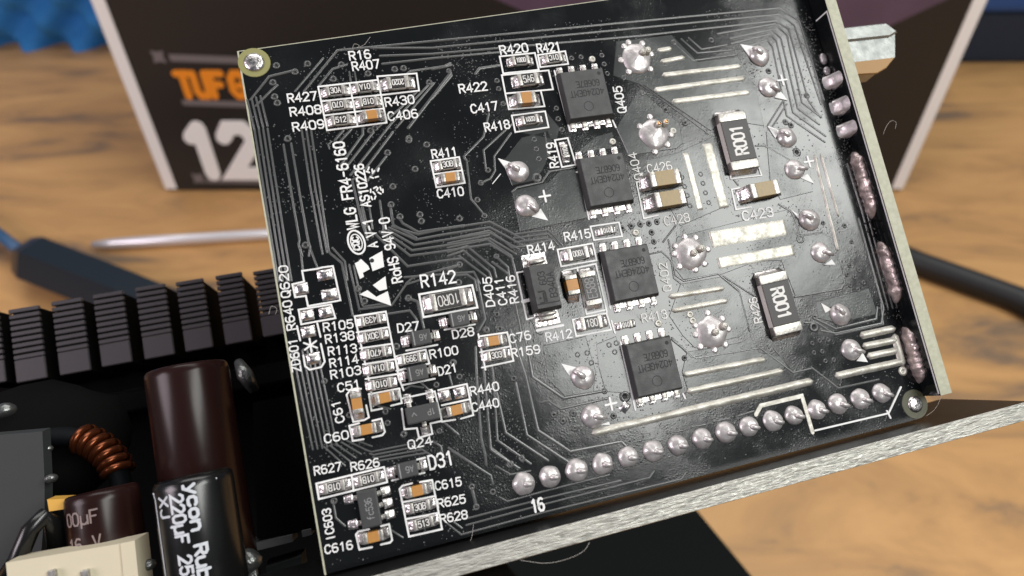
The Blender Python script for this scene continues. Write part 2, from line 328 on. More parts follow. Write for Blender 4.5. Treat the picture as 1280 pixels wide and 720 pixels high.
for (x0, y0) in ((198, 71), (248, 223)):
    a = BF(x0, y0); bpart('printed_star', [(a[0] + (0.38 if k % 2 else 0.2) * math.cos(k * math.pi / 4), a[1] + (0.38 if k % 2 else 0.2) * math.sin(k * math.pi / 4)) for k in range(8)], 0.02, -0.012, 'box_grey')
def box_text(txt, p0, p1, height, stroke, m):
    a, b = BF(*p0), BF(*p1); mb = text_mb(txt, b[0] - a[0], height, stroke, 0.02)
    mb.V = [(a[0] + x, -z - 0.004, a[1] + y) for x, y, z in mb.V]
    put('printed_text', mb.mesh('printed_text', m, k=1.0), bx)
a, b = BF(222, 121), BF(222, 84)
box_text('TUF', (229, 120), (283, 120), b[1] - a[1] - 0.32, 0.33, 'box_orange'); box_text('GAMING', (294, 120), (420, 120), b[1] - a[1] - 0.32, 0.33, 'box_orange')
a, b = BF(245, 217), BF(245, 142)
box_text('1200', (247, 217), (420, 217), b[1] - a[1] - 0.7, 0.72, 'box_white')
# ------------------------------------------------------------------ blue things far behind
q = DK(40, 66); mb = MB(); nx, nz_ = 60, 26
V = []; Fc = []
for i in range(nx):
    for k in range(nz_):
        x = -26 + 31 * i / (nx - 1); z = 13 * k / (nz_ - 1)
        V.append((x, -0.9 * math.cos(x * 2 * math.pi / 3.4) * math.cos(z * 2 * math.pi / 3.4), z))
for i in range(nx - 1):
    for k in range(nz_ - 1): Fc.append((i * nz_ + k, (i + 1) * nz_ + k, (i + 1) * nz_ + k + 1, i * nz_ + k + 1))
mb.add(V, Fc); boxm(mb, -26, 5, 0.95, 3, 0, 13)
fo = put('foam_block', mb.mesh('foam_block', 'blue_foam', True, 1.0), None, (q.x + 3, q.y + 0.9, 0)); tag(fo, 'blue egg-crate foam block at the far back left of the desk', 'foam')
q = DK(1245, 79); bb = empty('storage_bin', Matrix.Translation((q.x - 2, q.y, 0)))
tag(bb, 'blue plastic bin with darker base at the far back right', 'bin')
quadbox('bin_base', -4, 30, 0, 14, 0, 3.3, 'navy_bin', bb, 0.3); quadbox('bin_body', -4.3, 30.3, -0.35, 14.3, 3.3, 16, 'blue_bin', bb, 0.4)
# ------------------------------------------------------------------ screwdrivers and cable on the desk
a = DK(36, 322, 1.1); b = DK(300, 425, 1.1); d = (b - a).normalized()
dv = empty('screwdriver', Matrix.Translation(a) @ d.to_track_quat('X', 'Z').to_matrix().to_4x4())
tag(dv, 'dark hexagonal screwdriver handle with blue shaft lying on the desk', 'screwdriver')
mb = MB(); Ln = (b - a).length; lathe(mb, [(0.5, -0.1), (0.85, 0.12), (1.05, 0.7), (1.0, Ln * 0.5), (0.9, Ln * 0.8), (0.7, Ln)], 6, (0, 0, 0), 0, 'x'); put('handle', mb.mesh('handle', 'handle_dark', k=1.0), dv)
mb = MB(); lathe(mb, [(0.4, -0.4), (0.42, 0.0)], 10, (0, 0, 0), 0, 'x'); put('collar', mb.mesh('collar', 'handle_dark', k=1.0), dv)
e_ = dv.matrix_world.inverted() @ DK(-40, 262, 0.6)
mb = MB(); tube(mb, [(-0.05, 0, 0), e_], 0.24, 10); put('shaft', mb.mesh('shaft', 'handle_blue', True, 1.0), dv)
a = DK(116, 306, 0.3); b = DK(560, 279, 0.3); mb = MB()
tube(mb, [a, a + (b - a) * 0.05, a + (b - a) * 0.12, b], 0.2, 12, radii=[0.14, 0.21, 0.235, 0.235])
tag(put('driver_shaft', mb.mesh('driver_shaft', 'chrome', True, 1.0)), 'bright steel screwdriver shaft lying on the desk behind the board', 'screwdriver shaft')
mb = MB(); tube(mb, [DK(1040, 285, 0.45), DK(1150, 330, 0.45), DK(1215, 353, 0.45), DK(1270, 373, 0.45), DK(1330, 405, 0.45)], 0.5, 12)
tag(put('cable', mb.mesh('cable', 'rubber', True, 1.0)), 'thick black cable lying on the desk at the right', 'cable')
# black case panel lying under everything
zt = 1.6; pts = [DK(*q, zt) for q in ((700, 440), (868, 634), (960, 745), (700, 1100), (-100, 900), (-120, 520), (200, 420))]
mb = MB(); prism(mb, [(q.x, q.y) for q in pts], 0.0, zt, 0)
tag(put('case_panel', mb.mesh('case_panel', 'black_metal', k=1.0)), 'flat black metal case panel lying on the desk under the board', 'panel')
# ------------------------------------------------------------------ CIRCUIT BOARD
pcb = empty('circuit_board', BM)
tag(pcb, 'black circuit board crowded with small components, white lettering and solder joints', 'circuit board')
BW, BH, TH = 30.38, 23.61, 1.6
mb = MB(); r = 0.5
out = [(-BW, -BH), (BW - 1.2, -BH), (BW - 0.35, -BH + 0.35), (BW, -BH + 1.2), (BW, BH + 3), (-BW, BH)]
prism(mb, out, -TH, 0.0, 0, 0.06); put('substrate', mb.mesh('substrate', 'mask'), pcb)
mb = MB(); sweep(mb, [(-BW + 0.02, BH - .01), (-BW + 0.02, -BH + 0.01)], 0.16, flatp(0.02), z0=-0.004); put('worn_edge', mb.mesh('worn_edge', 'laminate'), pcb)
mb = MB(); sweep(mb, [(-BW, BH - .03), (BW, BH + 2.97)], 0.08, flatp(0.015), z0=-0.004); put('worn_edge', mb.mesh('worn_edge', 'laminate'), pcb)
# copper areas under the mask
POURS = [[(770,52),(840,44),(872,77),(922,71),(945,108),(955,158),(905,150),(888,164),(806,108),(766,95)],
 [(770,160),(800,112),(850,155),(853,180),(846,186),(786,195)],
 [(846,191),(892,170),(907,232),(918,240),(912,256),(850,283),(838,262),(812,220),(808,200)],
 [(957,164),(985,184),(1012,206),(1016,240),(975,250),(962,225)],
 [(846,296),(983,262),(996,294),(1030,291),(1043,303),(1056,350),(1048,361),(994,371),(976,326),(945,327),(903,343),(854,350),(838,330)],
 [(850,355),(900,346),(926,367),(936,408),(925,421),(868,435),(853,420),(836,395)],
 [(858,440),(925,428),(938,420),(948,440),(975,445),(985,458),(860,490),(852,465)],
 [(1020,377),(1086,360),(1097,393),(1045,404),(1022,398)],
 [(640,238),(686,228),(700,213),(731,211),(738,272),(650,290)],
 [(628,203),(652,172),(685,163),(692,182),(678,214),(668,226),(640,232)],
 [(678,432),(732,420),(745,465),(742,490),(706,496),(684,474)],
 [(745,430),(770,420),(785,470),(790,492),(757,490),(748,460)],
 [(640,140),(680,136),(700,160),(696,176),(650,166)],
 [(745,170),(766,165),(766,186),(718,193)]]
for pl in POURS:
    mb = MB(); prism(mb, [P(*q) for q in pl], -0.01, 0.045, 0, 0.06); put('copper_area', mb.mesh('copper_area', 'mask_copper'), pcb)
# traces -------------------------------------------------------------
TR = []
def T(s, *pts, w=0.24): TR.append((QL(s, pts), w))
def bundle(s, pts, n, dx, dy, w=0.24, grow=0.0):
    for k in range(n):
        T(s, *[(x + dx * k * (1 + grow * i), y + dy * k * (1 + grow * i)) for i, (x, y) in enumerate(pts)], w=w)
# top lines and the corner at the right
T('x', (369,114),(404,73), w=.22); T('x', (380,114),(422,63),(540,51.5),(800,26.6),(974,10),(999,26.6),(1030,125))
T('x', (464,60),(540,60),(800,35),(973,18),(992.5,31),(1026,130)); T('x', (475,70),(540,67.5),(800,45),(970,26),(986,37),(1010,125),(1025,146))
T('x', (478,80),(540,73),(640,64)); T('x', (507,94),(513,89),(555,83),(563,79))
T('c', (365,160),(635,112),(690,165),(762,482),(852,552)); T('c', (425,182),(620,138),(662,180),(742,510),(842,585))
T('c', (430,207),(610,160),(640,192),(720,530),(872,640)); T('c', (480,228),(598,187),(622,222),(690,545),(868,668))
T('c', (155,200),(250,285),(455,258)); T('c', (195,185),(270,250),(440,235)); T('c', (230,180),(290,232),(410,212))
T('c', (0,395),(322,630), w=.18); T('c', (600,590),(670,480), w=.2); T('c', (620,600),(690,490), w=.2)
T('a', (150,380),(255,250),(400,215)); T('a', (180,415),(265,330),(300,300)); T('a', (535,300),(612,208),(690,185))
T('a', (705,225),(715,285), w=.18); T('a', (735,225),(745,280), w=.18)
T('b', (245,415),(268,385),(380,368), w=.3); T('b', (0,390),(80,375),(110,365)); T('b', (0,555),(110,425), w=.3)
# left edge bundle
bundle('x', [(318,162),(339.5,300),(348,352)], 4, 5.5, -0.3, w=.2); bundle('x', [(309,125),(318,162)], 4, 5.5, -1.5, w=.2)
bundle('x', [(366,440),(378,500),(391,562)], 6, 6.0, -1.0, w=.17)
# middle left
T('d', (245,95),(300,430),(335,630),(330,655),(350,720), w=.22); T('d', (288,88),(345,420),(385,640),(395,670),(388,720), w=.22)
T('d', (345,0),(395,330),(465,710), w=.2); T('d', (372,0),(425,350),(490,700), w=.2); T('d', (398,0),(450,350),(500,690), w=.2)
T('g', (260,0),(285,70),(300,110), w=.2); T('g', (205,0),(220,130), w=.2); T('g', (352,0),(372,30),(438,85),(500,380), w=.24); T('g', (385,0),(455,75),(470,180), w=.2)
for l in ([(640,180),(715,95)],[(690,190),(785,85)],[(690,410),(890,130),(890,70)],[(745,420),(985,110)],[(780,495),(1160,15)],[(905,450),(1160,110)],[(920,560),(1100,330)]): T('r', *l, w=.26)
T('z', (30,720),(410,325)); T('z', (110,720),(450,318)); T('z', (220,720),(600,225),(590,205), w=.32); T('z', (-60,720),(150,540),(300,390))
T('r', (590,260),(575,220),(610,195), w=.16)
T('s', (145,180),(240,580),(280,700), w=.24); T('s', (185,180),(270,560),(330,690), w=.24); T('s', (140,185),(175,165),(195,180), w=.2)
T('s', (395,370),(430,620), w=.24); T('s', (300,420),(330,620), w=.2)
T('t', (445,0),(500,290), w=.2); T('t', (575,240),(860,525),(1152,480),(1340,455), w=.24)
for k in range(5): T('t', (610 + 28*k, 215 - 12*k),(882 + 18*k, 430 - 48*k),(1152, 395 - 50*k),(1600, 325 - 50*k),(1810 + 26*k, 455 - 42*k), w=.24)
T('s', (490,410),(515,585),(720,700), w=.26); T('s', (570,520),(600,570),(740,650),(1152,590), w=.26)
T('y', (370,60),(590,212),(780,190), w=.22); T('y', (350,140),(570,285),(600,400),(640,600), w=.24); T('y', (590,95),(900,55),(1030,190), w=.22); T('y', (590,130),(900,90),(990,190), w=.22); T('y', (600,165),(890,130),(960,200), w=.22)
T('y', (170,200),(415,400),(435,480), w=.24); T('y', (140,240),(370,430),(395,500), w=.24); T('y', (0,255),(170,200), w=.24); T('y', (0,290),(140,240), w=.24); T('y', (100,290),(340,470), w=.24); T('y', (0,215),(350,140), w=.22); T('y', (0,175),(370,100), w=.22); T('y', (0,140),(370,60), w=.22)
T('y', (435,295),(540,390),(560,560), w=.26); T('y', (80,465),(170,455),(240,500),(260,600), w=.22); T('y', (0,410),(95,370), w=.3)
T('g', (480,95),(535,345),(720,322),(800,205),(880,180), w=.2); T('g', (505,100),(552,318),(560,330),(700,310), w=.18); T('g', (690,372),(820,352),(858,400),(862,440), w=.22)
T('g', (812,285),(862,300),(900,450), w=.26); T('g', (1200,180),(1245,400),(1205,470), w=.26); T('g', (800,200),(840,165),(1095,95), w=.22); T('g', (790,165),(1180,135),(1215,200), w=.22)
# lower verticals
T('v', (250,-260),(260,0),(300,560),(335,700),(345,800), w=.26); T('v', (310,-200),(330,0),(385,660),(460,715),(640,830), w=.26); T('v', (395,-100),(410,0),(445,580),(640,715),(745,790), w=.24)
T('v', (440,150),(520,510),(830,715),(900,760), w=.26); T('v', (612,60),(710,530),(1000,720),(1125,800), w=.26); T('v', (560,-420),(700,0),(810,490),(1100,680),(1560,590),(1620,650), w=.3)
T('h', (160,260),(255,330),(330,690), w=.26); T('k', (240,60),(265,150),(295,320),(470,440),(700,398), w=.3); T('k', (345,465),(385,455),(455,500),(720,440), w=.24)
T('k', (255,-40),(300,20),(320,70),(345,80), w=.2)
T('n', (0,270),(60,305),(140,290), w=.18); T('n', (285,250),(355,235), w=.18); T('n', (390,232),(465,210), w=.18); T('n', (495,206),(570,190), w=.18); T('n', (700,135),(765,125), w=.18); T('n', (800,110),(860,100), w=.18); T('n', (890,88),(955,75), w=.18); T('n', (990,65),(1055,45), w=.18)
T('w', (800,340),(855,370),(1108,300),(1560,185), w=.18); T('w', (570,490),(1108,350),(1640,225), w=.18); T('w', (570,535),(1108,390),(1840,205),(1870,160), w=.18); T('w', (410,500),(535,600),(1108,445),(2060,215),(2090,170), w=.18)
T('w', (470,20),(740,190),(755,250), w=.22); T('w', (745,0),(870,95), w=.22); T('w', (850,0),(955,65), w=.22); T('w', (480,510),(540,555), w=.2); T('w', (610,280),(640,400), w=.3); T('w', (50,570),(130,620), w=.18)
for k in range(6): T('j', (205 + 32*k, 535 - 9*k),(322 + 30*k, 640 - 22*k), w=.16)
for k in range(4): T('j', (442 + 18*k, 552 + 20*k),(470 + 12*k, 562 + 17*k),(700 + 28*k, 515 + 17*k),(745 + 30*k, 545 + 18*k), w=.16)
T('j', (740,165),(800,220), w=.2); T('j', (905,120),(925,190), w=.2); T('j', (870,390),(960,465), w=.24); T('j', (810,500),(860,530),(870,570), w=.2); T('j', (905,540),(1140,695), w=.22); T('j', (510,305),(575,320), w=.2); T('m', (145,345),(160,430),(205,470), w=.2); T('j', (650,215),(690,190),(760,200), w=.18)
# by the transistors and along the right
T('e', (100,270),(90,250),(200,140),(230,10), w=.24); T('e', (105,270),(130,490),(205,580), w=.22); T('e', (215,330),(200,215),(360,70), w=.22); T('e', (185,400),(240,375),(265,330),(260,250),(355,120), w=.22); T('e', (545,120),(560,240),(590,270), w=.22)
T('e', (360,450),(390,425),(530,395),(570,335),(715,310), w=.2)
T('x', (628,300),(640,310),(690,300), w=.2)
for k in range(4): T('x', (1059 + 6*k, 205),(1077 + 6*k, 262),(1110 + 6*k, 385), w=.22)
T('i', (790,150),(830,155),(935,140),(990,180),(1020,290),(1062,420),(1040,455),(780,500), w=.22); T('i', (890,620),(1010,680),(1240,625),(1245,560), w=.26); T('i', (930,690),(1010,705),(1270,650),(1280,560),(1140,60), w=.24)
T('i', (70,180),(110,380),(155,410),(350,370),(465,465),(525,690), w=.22); T('i', (380,385),(550,495), w=.2); T('i', (40,190),(110,100), w=.2)
T('f', (560,130),(600,360),(640,410), w=.22); T('f', (740,190),(790,190),(930,270), w=.2); T('f', (870,520),(940,560),(975,640),(980,690), w=.22)
T('l', (0,150),(100,230),(370,185),(510,290),(590,270),(700,355),(870,318), w=.22); T('l', (560,80),(600,75),(690,130),(890,85),(880,0), w=.22); T('l', (430,190),(510,285), w=.2)
T('h', (1040,215),(1110,200),(1165,250),(1180,350),(1230,390), w=.18); T('k', (1080,100),(1190,210),(1270,190), w=.2)
for pts, w in TR:
    w *= 1.02; mb = MB(); h_ = .035 + .12 * w; sweep(mb, pts, w, [(-0.5, 0.0), (-0.40, h_ * .55), (-0.29, h_ * .93), (0, h_), (0.29, h_ * .93), (0.40, h_ * .55), (0.5, 0.0)], taper=True, z0=-.004); put('trace', mb.mesh('trace', 'mask_trace', True), pcb)
# vias ---------------------------------------------------------------
vm = MB(); VP = [(0.36, 0.0), (0.30, 0.07), (0.235, 0.10), (0.17, 0.07), (0.15, 0.012)]
def vias(s, pts, k=1.0):
    for q in pts:
        x, y = Q(s, *q); n0 = len(vm.V); lathe(vm, [(a * k, b) for a, b in VP], 12, (x, y, 0)); vm.M[-2] = 1
vias('a', [(275,285),(285,365),(360,600),(400,225),(470,180),(615,265),(660,185),(810,235),(295,190),(960,210),(1010,205),(1155,285),(850,540),(1040,600),(300,400)])
vias('b', [(95,400),(400,585),(700,610),(710,670),(365,455),(375,500),(785,328),(838,322),(955,312),(968,362),(985,415),(1078,438),(1183,525)], 0.85)
vias('c', [(335,190),(158,200),(605,335),(120,518),(10,438),(685,575),(785,450),(210,578),(710,590)])
vias('d', [(268,62),(368,660),(850,432),(900,500),(1012,488),(1020,525),(1235,510),(860,330),(985,232),(950,70),(830,140),(1050,95),(735,15)])
vias('e', [(485,155),(497,210),(510,265),(225,328),(185,400),(165,495),(205,585),(65,600),(620,40),(640,100),(980,655),(1030,643),(1080,632),(1130,628),(1175,618),(1145,678)], 0.9)
vias('f', [(345,62),(325,368),(340,420),(355,470),(370,528),(430,350),(443,402),(457,455),(475,510),(905,55)], 0.85)
vias('f', [(970,228)], 1.5); vias('e', [(500,370)], 1.5); vias('i', [(810,175)], 1.5); vias('l', [(597,97)], 1.6); vias('k', [(815,430)], 1.6)
vias('g', [(812,283),(1100,95),(1095,195),(565,300),(745,555),(1065,645),(820,470),(530,230),(1250,460)])
vias('h', [(182,228),(185,555),(125,640),(200,635),(890,70),(940,58),(992,48),(1040,42),(1085,35),(1055,92),(1068,145)], 0.85)
vias('i', [(1090,325),(1075,375),(1115,390),(1090,435),(1135,460),(1140,350),(1165,420),(940,85),(890,615),(1060,100),(1190,500),(1100,190)], 0.75)
vias('l', [(590,165),(620,155),(655,150),(597,205),(632,200),(645,240),(680,235)], 0.75)
vias('k', [(548,195),(602,185),(625,240),(725,140),(765,130),(757,180),(700,400),(190,330),(415,530),(520,525),(465,570),(537,608),(750,540),(40,60),(112,48),(1150,215)], 0.85)
vias('j', [(835,185),(965,140),(548,335),(560,400),(650,465),(852,445),(205,165),(345,355),(925,60),(1245,635)], 0.85)
vias('m', [(840,275),(862,375),(1035,160),(1088,130),(945,300),(150,345),(500,10)], 0.9)
vias('n', [(60,262),(108,242),(237,62),(275,85),(318,115),(318,55),(482,65)], 0.85)
vias('x', [(1072,225),(1086,262),(1030,330),(1105,350)], 0.7)
tag(put('via_field', vm.mesh('via_field', ['mask_trace', 'hole_dark'], True), pcb), kind='stuff')
# tinned strips ------------------------------------------------------
def strip(s, p0, p1, wpx, flat=False, h=0.2, mname='strip_solder', name='solder_strip'):
    a, b = Vector(Q(s, *p0)), Vector(Q(s, *p1)); wmm = wpx / SH[s][2] / 12.3
    d = (b - a).normalized(); a2 = a + d * (wmm * .3 if not flat else 0); b2 = b - d * (wmm * .3 if not flat else 0)
    mb = MB(); Ln = (b - a).length; nx = max(8, int(Ln / .28)); ny = 9; nn = Vector((-d.y, d.x)); V = []; Fc = []; hh = .09 if flat else h
    for i in range(nx + 1):
        t = i / nx; c = a + (b - a) * t; e = min(1.0, math.sqrt(max(0.0, 1 - (1 - min(1, min(t, 1 - t) * Ln / (wmm * .42))) ** 2))) if not flat else 1.0
        for j in range(ny):
            q = j / (ny - 1) * 2 - 1; rag = .05 * noise.noise(Vector((c.x * 1.4, c.y * 1.4, q))); ww = wmm / 2 * (max(e, .12)) * (1 + (rag if abs(q) > .9 else 0))
            p_ = c + nn * (q * ww); z = hh * (1 - abs(q) ** (2.4 if not flat else 12)) * (.5 + .5 * e) * (1 + (.35 if not flat else .45) * noise.noise(Vector((p_.x, p_.y, 2)) * 1.1))
            V.append((p_.x, p_.y, z if abs(q) < 1 else -.003))
    for i in range(nx):
        for j in range(ny - 1): Fc.append((i * ny + j, (i + 1) * ny + j, (i + 1) * ny + j + 1, i * ny + j + 1))
    Fc.append(tuple(range(ny))); Fc.append(tuple(nx * ny + j for j in range(ny))[::-1])
    mb.add(V, Fc); return put(name, mb.mesh(name, mname, True), pcb)
for a, b, w in (((78,240),(150,228),28),((92,292),(212,270),28),((102,355),(475,312),30),((65,425),(495,368),32),((148,480),(518,435),32)): strip('c', a, b, w, h=.14)
for a, b, w in (((345,232),(428,552),44),((465,178),(562,540),70)): strip('f', a, b, w, True)
for a, b, w in (((305,180),(730,108),108),((348,312),(772,237),72)): strip('i', a, b, w, True)
strip('f', (1070,240), (1205,785), 19, h=.14); strip('f', (1105,235), (1207,590), 17, h=.14)
for a, b, w in (((70,500),(385,450),34),((85,580),(405,520),34)): strip('i', a, b, w, h=.2)
for a, b, w in (((45,300),(395,232),28),((60,370),(468,280),28),((790,135),(940,102),32),((800,180),(950,150),30),((820,222),(950,195),30),((685,305),(980,240),32),((935,125),(972,262),38)): strip('l', a, b, w, h=.24)
strip('x', (738.9,542), (1016,476), 9.4, h=.24)
mb = MB(); sweep(mb, QL('l', [(352,465),(372,428),(545,387),(590,540)]), 0.42, flatp(0.1), taper=True); put('solder_strip', mb.mesh('solder_strip', 'strip_solder'), pcb)
# chip components ----------------------------------------------------
CACHE = {}
def cached(key, fn):
    if key not in CACHE: CACHE[key] = fn()
    return CACHE[key]
def fillet_mesh(ext, w, h):
    mb = MB(); prof = []
    for k in range(7):
        t = k / 6; prof.append((-0.1 + (ext + 0.1) * t, 0.05 + (h - 0.05) * (1 - t) ** 1.7 * (1.0)))
    V = []; Fc = []; ny = 5
    for x, z in prof:
        for j in range(ny):
            y = (j / (ny - 1) - 0.5) * w; e = 1 - abs(j / (ny - 1) - 0.5) * 0.9
            V.append((x, y * (1 - 0.10 * x / ext), z * (0.55 + 0.45 * e) + random.uniform(-.012, .012)))
    for i in range(len(prof) - 1):
        for j in range(ny - 1): Fc.append((i * ny + j, (i + 1) * ny + j, (i + 1) * ny + j + 1, i * ny + j + 1))
    n = len(V); rim = [i * ny for i in range(len(prof))] + [(len(prof) - 1) * ny + j for j in range(1, ny)] + [i * ny + ny - 1 for i in range(len(prof) - 2, -1, -1)]
    V += [(V[i][0], V[i][1], 0.0) for i in rim]
    for k in range(len(rim) - 1): Fc.append((rim[k], n + k, n + k + 1, rim[k + 1]))
    mb.add(V, Fc); return mb.mesh('solder_fillet', 'solder', True)
SIZES = {'r4': (1.35, 0.75, .40, .28, .42), 'r6': (1.78, 0.92, .48, .36, .50), 'r8': (2.15, 1.22, .52, .45, .60), 'r12': (3.3, 1.6, .58, .55, .70),
         'c6': (1.72, 0.92, .82, .40, .52), 'c8': (1.9, 1.2, 1.0, .45, .65), 'c12': (3.2, 1.55, 1.35, .58, .70), 'r25': (6.2, 3.15, .85, 0.95, .45)}
def chip(s, cx, cy, kind, txt='', rot=0.0, flip=False, body=None, ext=None, mk='mark_white', fill=True):
    Lc, Wc, Hc, Tc, Ex = SIZES[kind]; Ex = ext or Ex; res = kind[0] == 'r'
    bmn = body or ('resistor_body' if res else 'cap_orange')
    def mkbody():
        mb = MB(); x = Lc / 2 - Tc
        if res: boxm(mb, -x - .03, x + .03, -Wc / 2 + .02, Wc / 2 - .02, 0.06, Hc - 0.10, 1); boxm(mb, -x, x, -Wc / 2 + .05, Wc / 2 - .05, Hc - 0.10, Hc + .01, 0, .04)
        else: boxm(mb, -x - .02, x + .02, -Wc / 2 + .02, Wc / 2 - .02, 0.06, Hc - .02, 0, .05, 2)
        return mb.mesh('chip_body', [bmn, 'ceramic'])
    def mkterm():
        mb = MB(); boxm(mb, Lc / 2 - Tc, Lc / 2, -Wc / 2, Wc / 2, 0.03, Hc, 0, .07, 2); return mb.mesh('terminal', 'terminal', True)
    x, y = Q(s, cx, cy, Hc * .6); ang = math.radians(rot + random.uniform(-1.6, 1.6))
    o = put('resistor' if res else 'capacitor', cached((kind, bmn, 'b'), mkbody), pcb, (x * .1, y * .1, 0), ang)
    for r_ in (0, math.pi):
        put('terminal', cached((kind, 't'), mkterm), o, rz=r_)
        if fill: put('solder_fillet', cached((kind, Ex, 'f', random.randint(0, 3)), lambda: fillet_mesh(Ex, Wc * 1.06, Hc * .85)), o, (Lc / 2 * .1 * math.cos(r_), 0, 0), r_)
    if txt:
        Lt = (Lc - 2 * Tc) * (.86 if len(txt) > 2 else .6); h = min(Wc * .56, Lt / len(txt) * 1.9)
        if kind == 'r25': Lt, h = 3.0, 1.35
        mb = text_mb(txt, Lt, h, .085 if kind != 'r25' else .24, .012, adv=5.4); mb.V = [(a - Lt / 2, b - h / 2, c) for a, b, c in mb.V]
        put('marking', mb.mesh('marking', mk), o, (0, 0, (Hc + .012) * .1), math.pi if flip else 0)
    return o
chip('a',628,332,'r6','30A'); chip('a',793,312,'r6','01A',flip=True); chip('a',978,287,'r8','2020',flip=True); chip('a',640,413,'r6','070',flip=True); chip('a',812,395,'r6','01B',flip=True); chip('a',658,497,'r6','512'); chip('a',832,470,'c6')
chip('b',498,342,'r6','1800'); chip('b',682,328,'r6','01C',flip=True); chip('b',540,448,'r8','5A6'); chip('b',528,556,'c8'); chip('e',460,44,'r6','0201',flip=True)
chip('e',657,222,'r4','01D',rot=90); chip('e',890,668,'r4','010',flip=True,ext=.4); chip('d',1168,206,'r6','30B'); chip('d',1182,280,'c6')
chip('f',222,378,'c12',body='cap_tan',ext=.8); chip('f',250,492,'c12',body='cap_tan',ext=.8); chip('f',780,440,'c12',body='cap_tan',ext=.9)
chip('f',637,165,'r25','R001',rot=90,body='r001_body'); chip('i',692,537,'r25','R001',rot=90,flip=True,body='r001_body')
chip('g',1037,293,'r12','10R0',flip=True); chip('g',600,405,'r6','433',flip=True); chip('g',613,495,'r6','30X',flip=True); chip('g',630,590,'r6','470',flip=True); chip('g',645,676,'r6','01A',flip=True); chip('j',525,180,'r6','010',flip=True); chip('j',545,257,'c6')
chip('g',828,622,'r6','399',flip=True); chip('k',75,118,'c6'); chip('k',92,197,'r6','303'); chip('j',947,326,'c6'); chip('j',388,290,'c6',rot=90); chip('j',442,435,'c6')
chip('m',152,274,'r6','01B',flip=True); chip('m',322,235,'r6','01B',flip=True); chip('m',566,292,'c6'); chip('m',580,371,'r6','30B'); chip('m',597,455,'r6','513'); chip('m',347,522,'c6')
chip('h',640,212,'r8','1800',flip=True); chip('h',605,390,'c8',rot=90); chip('h',710,408,'r12','E588',rot=90,mk='mark_grey',ext=.4); chip('h',716,602,'r8','180'); chip('h',908,612,'r4','010',flip=True)
# power transistors with four legs each side
def eng(txt, Lt, h, mname, o, x, y, z, rz=0.0, st=.09):
    mb = text_mb(txt, Lt, h, st, .008); mb.V = [(a - Lt / 2, b - h / 2, c) for a, b, c in mb.V]; put('marking', mb.mesh('marking', mname), o, (x * .1, y * .1, z * .1), rz)
def mosfet(s, cx, cy, ink):
    x, y = Q(s, cx, cy, 1.0); o_ = MB(); A, B = 2.42, 2.62
    poly = lambda k: [(-A + k, -B + k), (A - k, -B + k), (A - k, B - k), (-A + k, B - k)]
    V = [(*p, 0.12) for p in poly(0)] + [(*p, 0.45) for p in poly(-0.0)] + [(*p, 1.0) for p in poly(0.17)] + [(*p, 1.04) for p in poly(0.23)]
    Fc = [(12, 13, 14, 15), (3, 2, 1, 0)]
    for r_ in range(3):
        for i in range(4): Fc.append((r_ * 4 + i, r_ * 4 + (i + 1) % 4, r_ * 4 + 4 + (i + 1) % 4, r_ * 4 + 4 + i))
    o_.add(V, Fc); o = put('transistor', o_.mesh('transistor', 'epoxy'), pcb, (x * .1, y * .1, 0))
    def leg():
        mb = MB(); boxm(mb, -.24, .24, -.36, .36, .02, .26, 0, .06, 2); return mb.mesh('lead', 'terminal', True)
    def pad():
        mb = MB(); boxm(mb, -.33, .33, -.42, .42, 0, .12, 0, .05, 2); return mb.mesh('solder_pad', 'solder', True)
    for k in range(4):
        px = -1.9 + 1.27 * k
        for sg in (-1, 1):
            put('lead', cached(('mos', 'l'), leg), o, (px * .1, sg * (B + .18) * .1, 0)); put('solder_pad', cached(('mos', 'p'), pad), o, (px * .1, sg * (B + .42) * .1, 0))
    mb = MB(); boxm(mb, -1.9 - .33, 1.9 + .3, -.3, .3, 0, .1, 0, .04); put('solder_pad', mb.mesh('solder_pad', 'solder'), o, (0, -(B + .2) * .1, 0))
    eng('606B7E', 2.4, .62, ink, o, .35, 1.0, 1.043, math.pi); eng('4024GEMT', 3.5, .62, ink, o, .05, .05, 1.043, math.pi)
    mb = MB(); sweep(mb, [(.48 * math.cos(t * .35), .48 * math.sin(t * .35)) for t in range(18)], .06, flatp(.008), closed=True); put('pin_one_mark', mb.mesh('pin_one_mark', ink), o, (-.1 * .1, -1.35 * .1, .1043))
    mb = MB(); lathe(mb, [(.2, 0), (.19, .01), (.001, .01)], 12); put('dimple', mb.mesh('dimple', 'engrave'), o, (1.75 * .1, 1.95 * .1, .1035))
mosfet('b', 870, 525, 'engrave'); mosfet('e', 893, 378, 'engrave'); mosfet('h', 942, 318, 'engrave'); mosfet('k', 982, 262, 'engrave')
